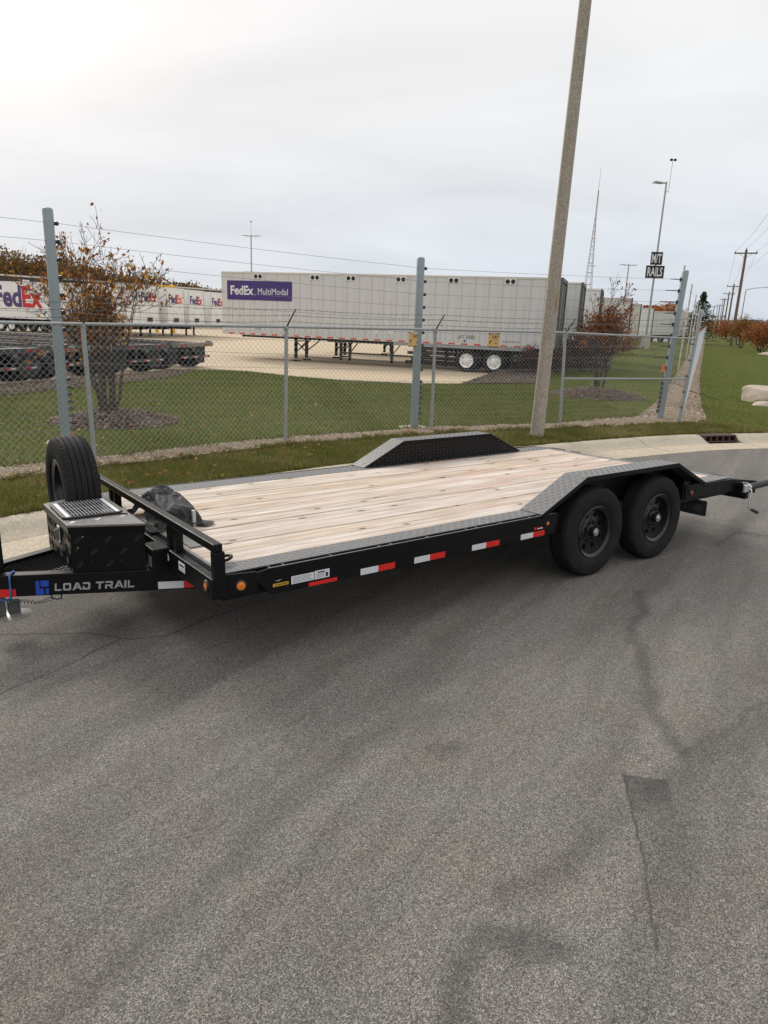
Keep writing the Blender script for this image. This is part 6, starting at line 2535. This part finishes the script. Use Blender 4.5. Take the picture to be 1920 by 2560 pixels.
for k_, (x, y, hh) in enumerate(((66.5, 150, 6.5), (60.2, 134.0, 7.2))):
    o = MB().path([(0, 0, 0), (0, 0, hh)], [.09, .06], 6).build('sign_pole', 'galv')
    o.location = (x, y, rise(x, y))
    tag(o, ('thin far pole between the utility poles', 'thin pole standing just left of the second whole utility pole')[k_], 'pole', 'far thin poles')

# ------------------------------------------------------------------ trees
def grow_tree(seed, stems, h, spread, r0_, levels=4, droop=.0, kids=(3, 4), base_r=.16, wig_=.16, thick=1.0):
    rs = random.Random(seed)
    mbx = MB()
    anchors = []

    def branch(p, dvec, L, r_, lev):
        n_ = 4 if lev < 3 else 3
        pts = [p.copy()]
        rad = [r_]
        dcur = dvec.normalized()
        for i in range(n_):
            dcur = (dcur + Vector((rs.gauss(0, wig_), rs.gauss(0, wig_), rs.gauss(0, wig_ * .7) + .05 - droop * lev))).normalized()
            p = p + dcur * (L / n_)
            pts.append(p.copy())
            rad.append(max(r_ * (1 - .55 * (i + 1) / n_), .0034 * thick))
        mbx.path(pts, rad, 6 if lev == 0 else (5 if lev == 1 else 3), cap=False)
        if lev >= levels - 2:
            for q in pts[1:]:
                anchors.append(q)
        if lev >= levels - 1:
            return
        for q in range(rs.randint(*kids)):
            f = rs.uniform(.35, 1.0)
            i = min(int(f * n_), n_ - 1)
            b = pts[i].lerp(pts[i + 1], f * n_ - i)
            ax_ = Vector((rs.gauss(0, 1), rs.gauss(0, 1), rs.gauss(.15, .6))).normalized()
            nd = (dcur * rs.uniform(.7, 1.1) + ax_ * rs.uniform(.45, .8)).normalized()
            branch(b, nd, L * rs.uniform(.50, .78), r_ * (1 - .5 * f) * .58, lev + 1)
    for q in range(stems):
        an = 2 * math.pi * (q + rs.uniform(-.3, .3)) / max(stems, 1)
        p = Vector((base_r * math.cos(an), base_r * math.sin(an), -.05))
        lean = rs.uniform(.4, 1.0) * spread
        branch(p, Vector((math.cos(an) * lean, math.sin(an) * lean, 1)), h * rs.uniform(.45, .62), r0_ * rs.uniform(.7, 1.1), 0)
    return mbx, np.array([tuple(a) for a in anchors])


def make_tree(name, label, cat, loc, seed, stems, h, spread, r0_, leaf_mat, nleaf, leaf_size, bark='bark', levels=4, kids=(3, 4), base_r=.16, jitter=.12, zlow=None, group=None, scale=(1, 1, 1), wig_=.16, low=.0, bias=None, thick=1.0):
    t = thing(name, label, cat, loc, group=group)
    t.scale = scale
    mbx, an = grow_tree(seed, stems, h, spread, r0_, levels, kids=kids, base_r=base_r, wig_=wig_, thick=thick)
    mbx.build('trunk', bark, t, smooth=60)
    rs = np.random.default_rng(seed)
    if low:
        an = an[an[:, 2] > low]
    wgt = np.ones(len(an))
    if bias:
        wgt = bias(an)
    ix = rs.choice(len(an), nleaf, p=wgt / wgt.sum())
    P_ = an[ix] + rs.normal(0, jitter, (nleaf, 3))
    V_, rn_ = leaf_quads(P_, leaf_size, .9, seed + 1)
    soup('crown', V_, 3, leaf_mat, t, rnd=rn_)
    return t


make_tree('yard_tree', 'multi-stemmed tree losing its rust leaves in a mulch ring, left of picture', 'tree', (-5.13, 12.86, .17), 21, 9, 2.55, .38, .044, 'leaf_rust', 2000, .052, 'bark', 5, (3, 4), .13, .05, low=.6, thick=1.25, scale=(.86, .86, 1.03))
make_tree('yard_tree', 'rust-red tree in a mulch ring near the fence corner', 'tree', (6.40, 21.7, .2), 33, 4, 2.55, .36, .050, 'leaf_red', 2000, .048, 'bark_dark', 5, (3, 4), .12, .06, low=.75, thick=1.5, scale=(.82, .82, 1.0))
make_tree('yard_shrub', 'dark plum shrub in the mulch by the grey trailer bogie', 'shrub', (6.35, 30.4, .05), 12, 6, 1.3, .8, .03, 'leaf_plum', 2600, .05, 'bark_dark', 4, (4, 5), .12, .12)
make_tree('yard_shrub', 'large plum-red shrub behind the concrete pole', 'shrub', (8.6, 31.6, .05), 13, 6, 2.2, .8, .04, 'leaf_plum', 4200, .06, 'bark_dark', 4, (4, 5), .14, .16)
make_tree('yard_shrub', 'orange-leaved shrub against the second trailer rear', 'shrub', (10.2, 34.6, .1), 14, 5, 2.9, .5, .05, 'leaf_red', 3200, .06, 'bark_dark', 4, (4, 5), .14, .18)
# right-hand row of small trees beyond the grass strip
rowsh = [((33.3, 64.8), 3.0, 'leaf_red', 5, 'bare-stemmed rust tree at the right edge, front of the row'), ((38.2, 79.0), 3.2, 'leaf_yellowbush', 6, 'yellow and rust tree, front of the right-hand row'),
         ((36.2, 71.0), 2.7, 'leaf_red', 5, 'dark rust tree at the right edge behind the front one'), ((44.5, 93), 3.1, 'leaf_red', 7, 'rust tree behind the yellow one in the row'), ((52.5, 113), 3.0, 'leaf_red', 8, 'rust-brown tree, fourth along the row')]
for k_, ((x, y), h_, lm, sd, lb_) in enumerate(rowsh):
    make_tree('row_tree', lb_, 'tree', (x, y, rise(x, y)), 40 + sd, 4, h_, .6, .05, lm, 3200, .085, 'bark_dark', 4, (4, 5), .12, .22, group='small autumn trees along the grass strip', low=.7)
k_ = 0
for (x, y) in ((60, 131), (68, 150), (76.5, 171), (87, 196), (100, 228), (114, 262), (46.2, 84), (52, 97)):
    make_tree('row_tree', ['rust tree, fifth along the receding row', 'rust tree, sixth along the receding row', 'rust tree, seventh along the receding row', 'rust tree, eighth along the receding row', 'ninth tree of the receding row', 'last tree of the receding row', 'rust tree outside the row near the right edge', 'second rust tree outside the row by the right edge'][k_], 'tree', (x, y, rise(x, y)), 60 + k_, 4, 3.2, .6, .06, 'leaf_red', 1500, .15, 'bark_dark', 3, (4, 5), .15, .35, group='small autumn trees along the grass strip', low=.5)
    k_ += 1
# little evergreen beyond the corner
pn_ = thing('evergreen_tree', 'dark green conifer beyond the side fence corner', 'tree', (37.6, 89, .5))
MB().tube((0, 0, 0), (0, 0, 6.0), .12, .02, 8).build('trunk', 'bark_dark', pn_)
pp = []
rs = np.random.default_rng(5)
for q in range(2600):
    hh = rs.uniform(.8, 6.3) if rs.random() < .75 else rs.uniform(3, 6)
    tier = .5 + .5 * abs(math.sin(hh * 2.9))
    rr2 = (6.6 - hh) * .55 * tier * math.sqrt(rs.random())
    a = rs.uniform(0, 6.283)
    pp.append((rr2 * math.cos(a), rr2 * math.sin(a), hh - rr2 * .12))
V_, rn = leaf_quads(np.array(pp), .13, .5, 6)
soup('crown', V_, 3, 'leaf_pine', pn_, rnd=rn)


# far woods as masses: clumped leaf faces over thin trunks
def woods(name, label, pts, hts, mat_, per, leaf, seed, rad=3.2):
    rs = np.random.default_rng(seed)
    V, Rn = [], []
    t = bpy.data.objects.new(name, None)
    mbx = MB()
    for (x, y, z0), hh in zip(pts, hts):
        nclump = 9
        cc = np.column_stack([rs.normal(0, rad * .5, nclump), rs.normal(0, rad * .5, nclump), rs.uniform(.35, .95, nclump) * hh])
        ix = rs.integers(0, nclump, per)
        P_ = cc[ix] + rs.normal(0, rad * .32, (per, 3))
        P_[:, 2] = np.clip(P_[:, 2], .2, hh * 1.05) + z0
        P_[:, 0] += x
        P_[:, 1] += y
        v_, _ = leaf_quads(P_, leaf, .9, int(rs.integers(1e6)))
        V.append(v_)
        Rn.append(np.repeat(np.clip(rs.random() * .6 + rs.random(per) * .5, 0, 1), 6))
        # bare limbs
        for q in range(7):
            a = rs.uniform(0, 6.28)
            mbx.path([(x, y, z0), (x + math.cos(a) * rad * .3, y + math.sin(a) * rad * .3, z0 + hh * .55), (x + math.cos(a) * rad * .8, y + math.sin(a) * rad * .8, z0 + hh * rs.uniform(.85, 1.08))], [.16, .10, .03], 3, cap=False)
    o_ = soup(name, np.vstack(V), 3, mat_, None, rnd=np.concatenate(Rn))
    tag(o_, label, 'woods')
    b_ = mbx.build('bare_limbs', 'bark', o_)
    return o_


rs = np.random.default_rng(77)
P_, H_ = [], []
for k_ in range(64):
    f = k_ / 63
    d_ = 165 + rs.uniform(-8, 25)
    px_ = -260 + 900 * f            # spread across the left of the view
    ang_ = math.atan((px_ - 960) / 1753)
    x, y = math.tan(ang_) * d_, d_
    P_.append((x, y, -1.0))
    H_.append((15.4 - 8.6 * max(0, f - .25) / .75) * rs.uniform(.80, 1.10))
woods('autumn_woods', 'brown autumn woods rising behind the dock building on the left', P_, H_, 'leaf_woods', 1100, .42, 5, 3.8)
P_, H_ = [], []
for k_ in range(110):
    f = k_ / 109
    d_ = 420 + rs.uniform(-40, 90)
    px_ = 520 + 1750 * f
    ang_ = math.atan((px_ - 960) / 1753)
    P_.append((math.tan(ang_) * d_, d_, 1.0))
    H_.append(9.5 * rs.uniform(.6, 1.2))
woods('distant_woods', 'low brown tree line along the horizon behind the yard', P_, H_, 'leaf_far', 260, .9, 6, 6.5)
P_, H_ = [], []
for (x, y, hh) in ((68, 175, 6.5), (72, 190, 7.5), (82, 215, 8), (92, 240, 8), (101, 262, 8.5), (110, 285, 8), (36, 110, 4.5), (33, 112, 4.0), (39.5, 114, 4.6), (30, 116, 4)):
    P_.append((x, y, rise(x, y)))
    H_.append(hh)
woods('rust_thicket', 'rust coloured thicket closing the end of the grass strip', P_, H_, 'leaf_red', 800, .28, 8, 3.0)

# far cross path
mb = MB()
pa, pb = sfp(148, .03, .6), sfp(150, .03, 12)
dvv = Vector((RDIR.x, RDIR.y, .0085)) * 6
mb.add([pa, pb, pb + dvv, pa + dvv], [(0, 1, 2, 3)])
struct(mb.build('path', 'conc_light'))


# ------------------------------------------------------------------ boulders and stray things on the strip
def rock(name, label, loc, size, seed, group=None):
    bm_ = bmesh.new()
    bmesh.ops.create_icosphere(bm_, subdivisions=4, radius=1)
    rs_ = random.Random(seed)
    cuts = [(Vector((rs_.gauss(0, 1), rs_.gauss(0, 1), rs_.gauss(.35, .7))).normalized(), rs_.uniform(.60, .88)) for _ in range(14)]
    from mathutils import noise as mn
    for v_ in bm_.verts:
        p = v_.co
        for n_, d_ in cuts:
            e = p.dot(n_) - d_
            if e > 0:
                p -= n_ * e * .92
        p += p.normalized() * (.05 * mn.noise(p * 2.5 + Vector((seed, 0, 0))) + .028 * mn.noise(p * 7 + Vector((0, seed, 0))))
        v_.co = Vector((p.x * size[0], p.y * size[1], p.z * size[2]))
    me_ = bpy.data.meshes.new(name)
    bm_.to_mesh(me_)
    bm_.free()
    me_.shade_smooth()
    me_.set_sharp_from_angle(angle=R(28))
    o_ = put(name, me_, 'stone')
    o_.location = loc
    o_.rotation_euler = (0, 0, rs_.uniform(0, 6))
    return tag(o_, label, 'boulder', group)


b1 = rock('boulder', 'big pale angular boulder on the grass at the right edge', (11.45, 21.75, .18), (.78, .60, .44), 5, 'boulders on the grass strip')
b1.rotation_euler = (0, .08, .35)
b2 = rock('boulder', 'low flat stone lying in front of the big boulder', (10.95, 20.55, .06), (.52, .34, .14), 9, 'boulders on the grass strip')
b2.rotation_euler = (0, 0, .2)
rock('boulder', 'pale stones at the foot of the right-hand tree row', (32.7, 62.5, .42), (1.1, .5, .2), 12, 'boulders on the grass strip')
mb = MB().path([(0, 0, 0), (.25, .5, .02), (.2, .9, .10), (.05, 1.3, .16), (-.15, 1.35, .3), (.2, 1.9, .32)], .012, 5)
o = mb.build('black_hose', 'ink', smooth=60)
o.location = (10.05, 21.4, .05)
o.rotation_euler = (0, 0, .5)
tag(o, 'thin black hose lying in the grass left of the boulder', 'hose')
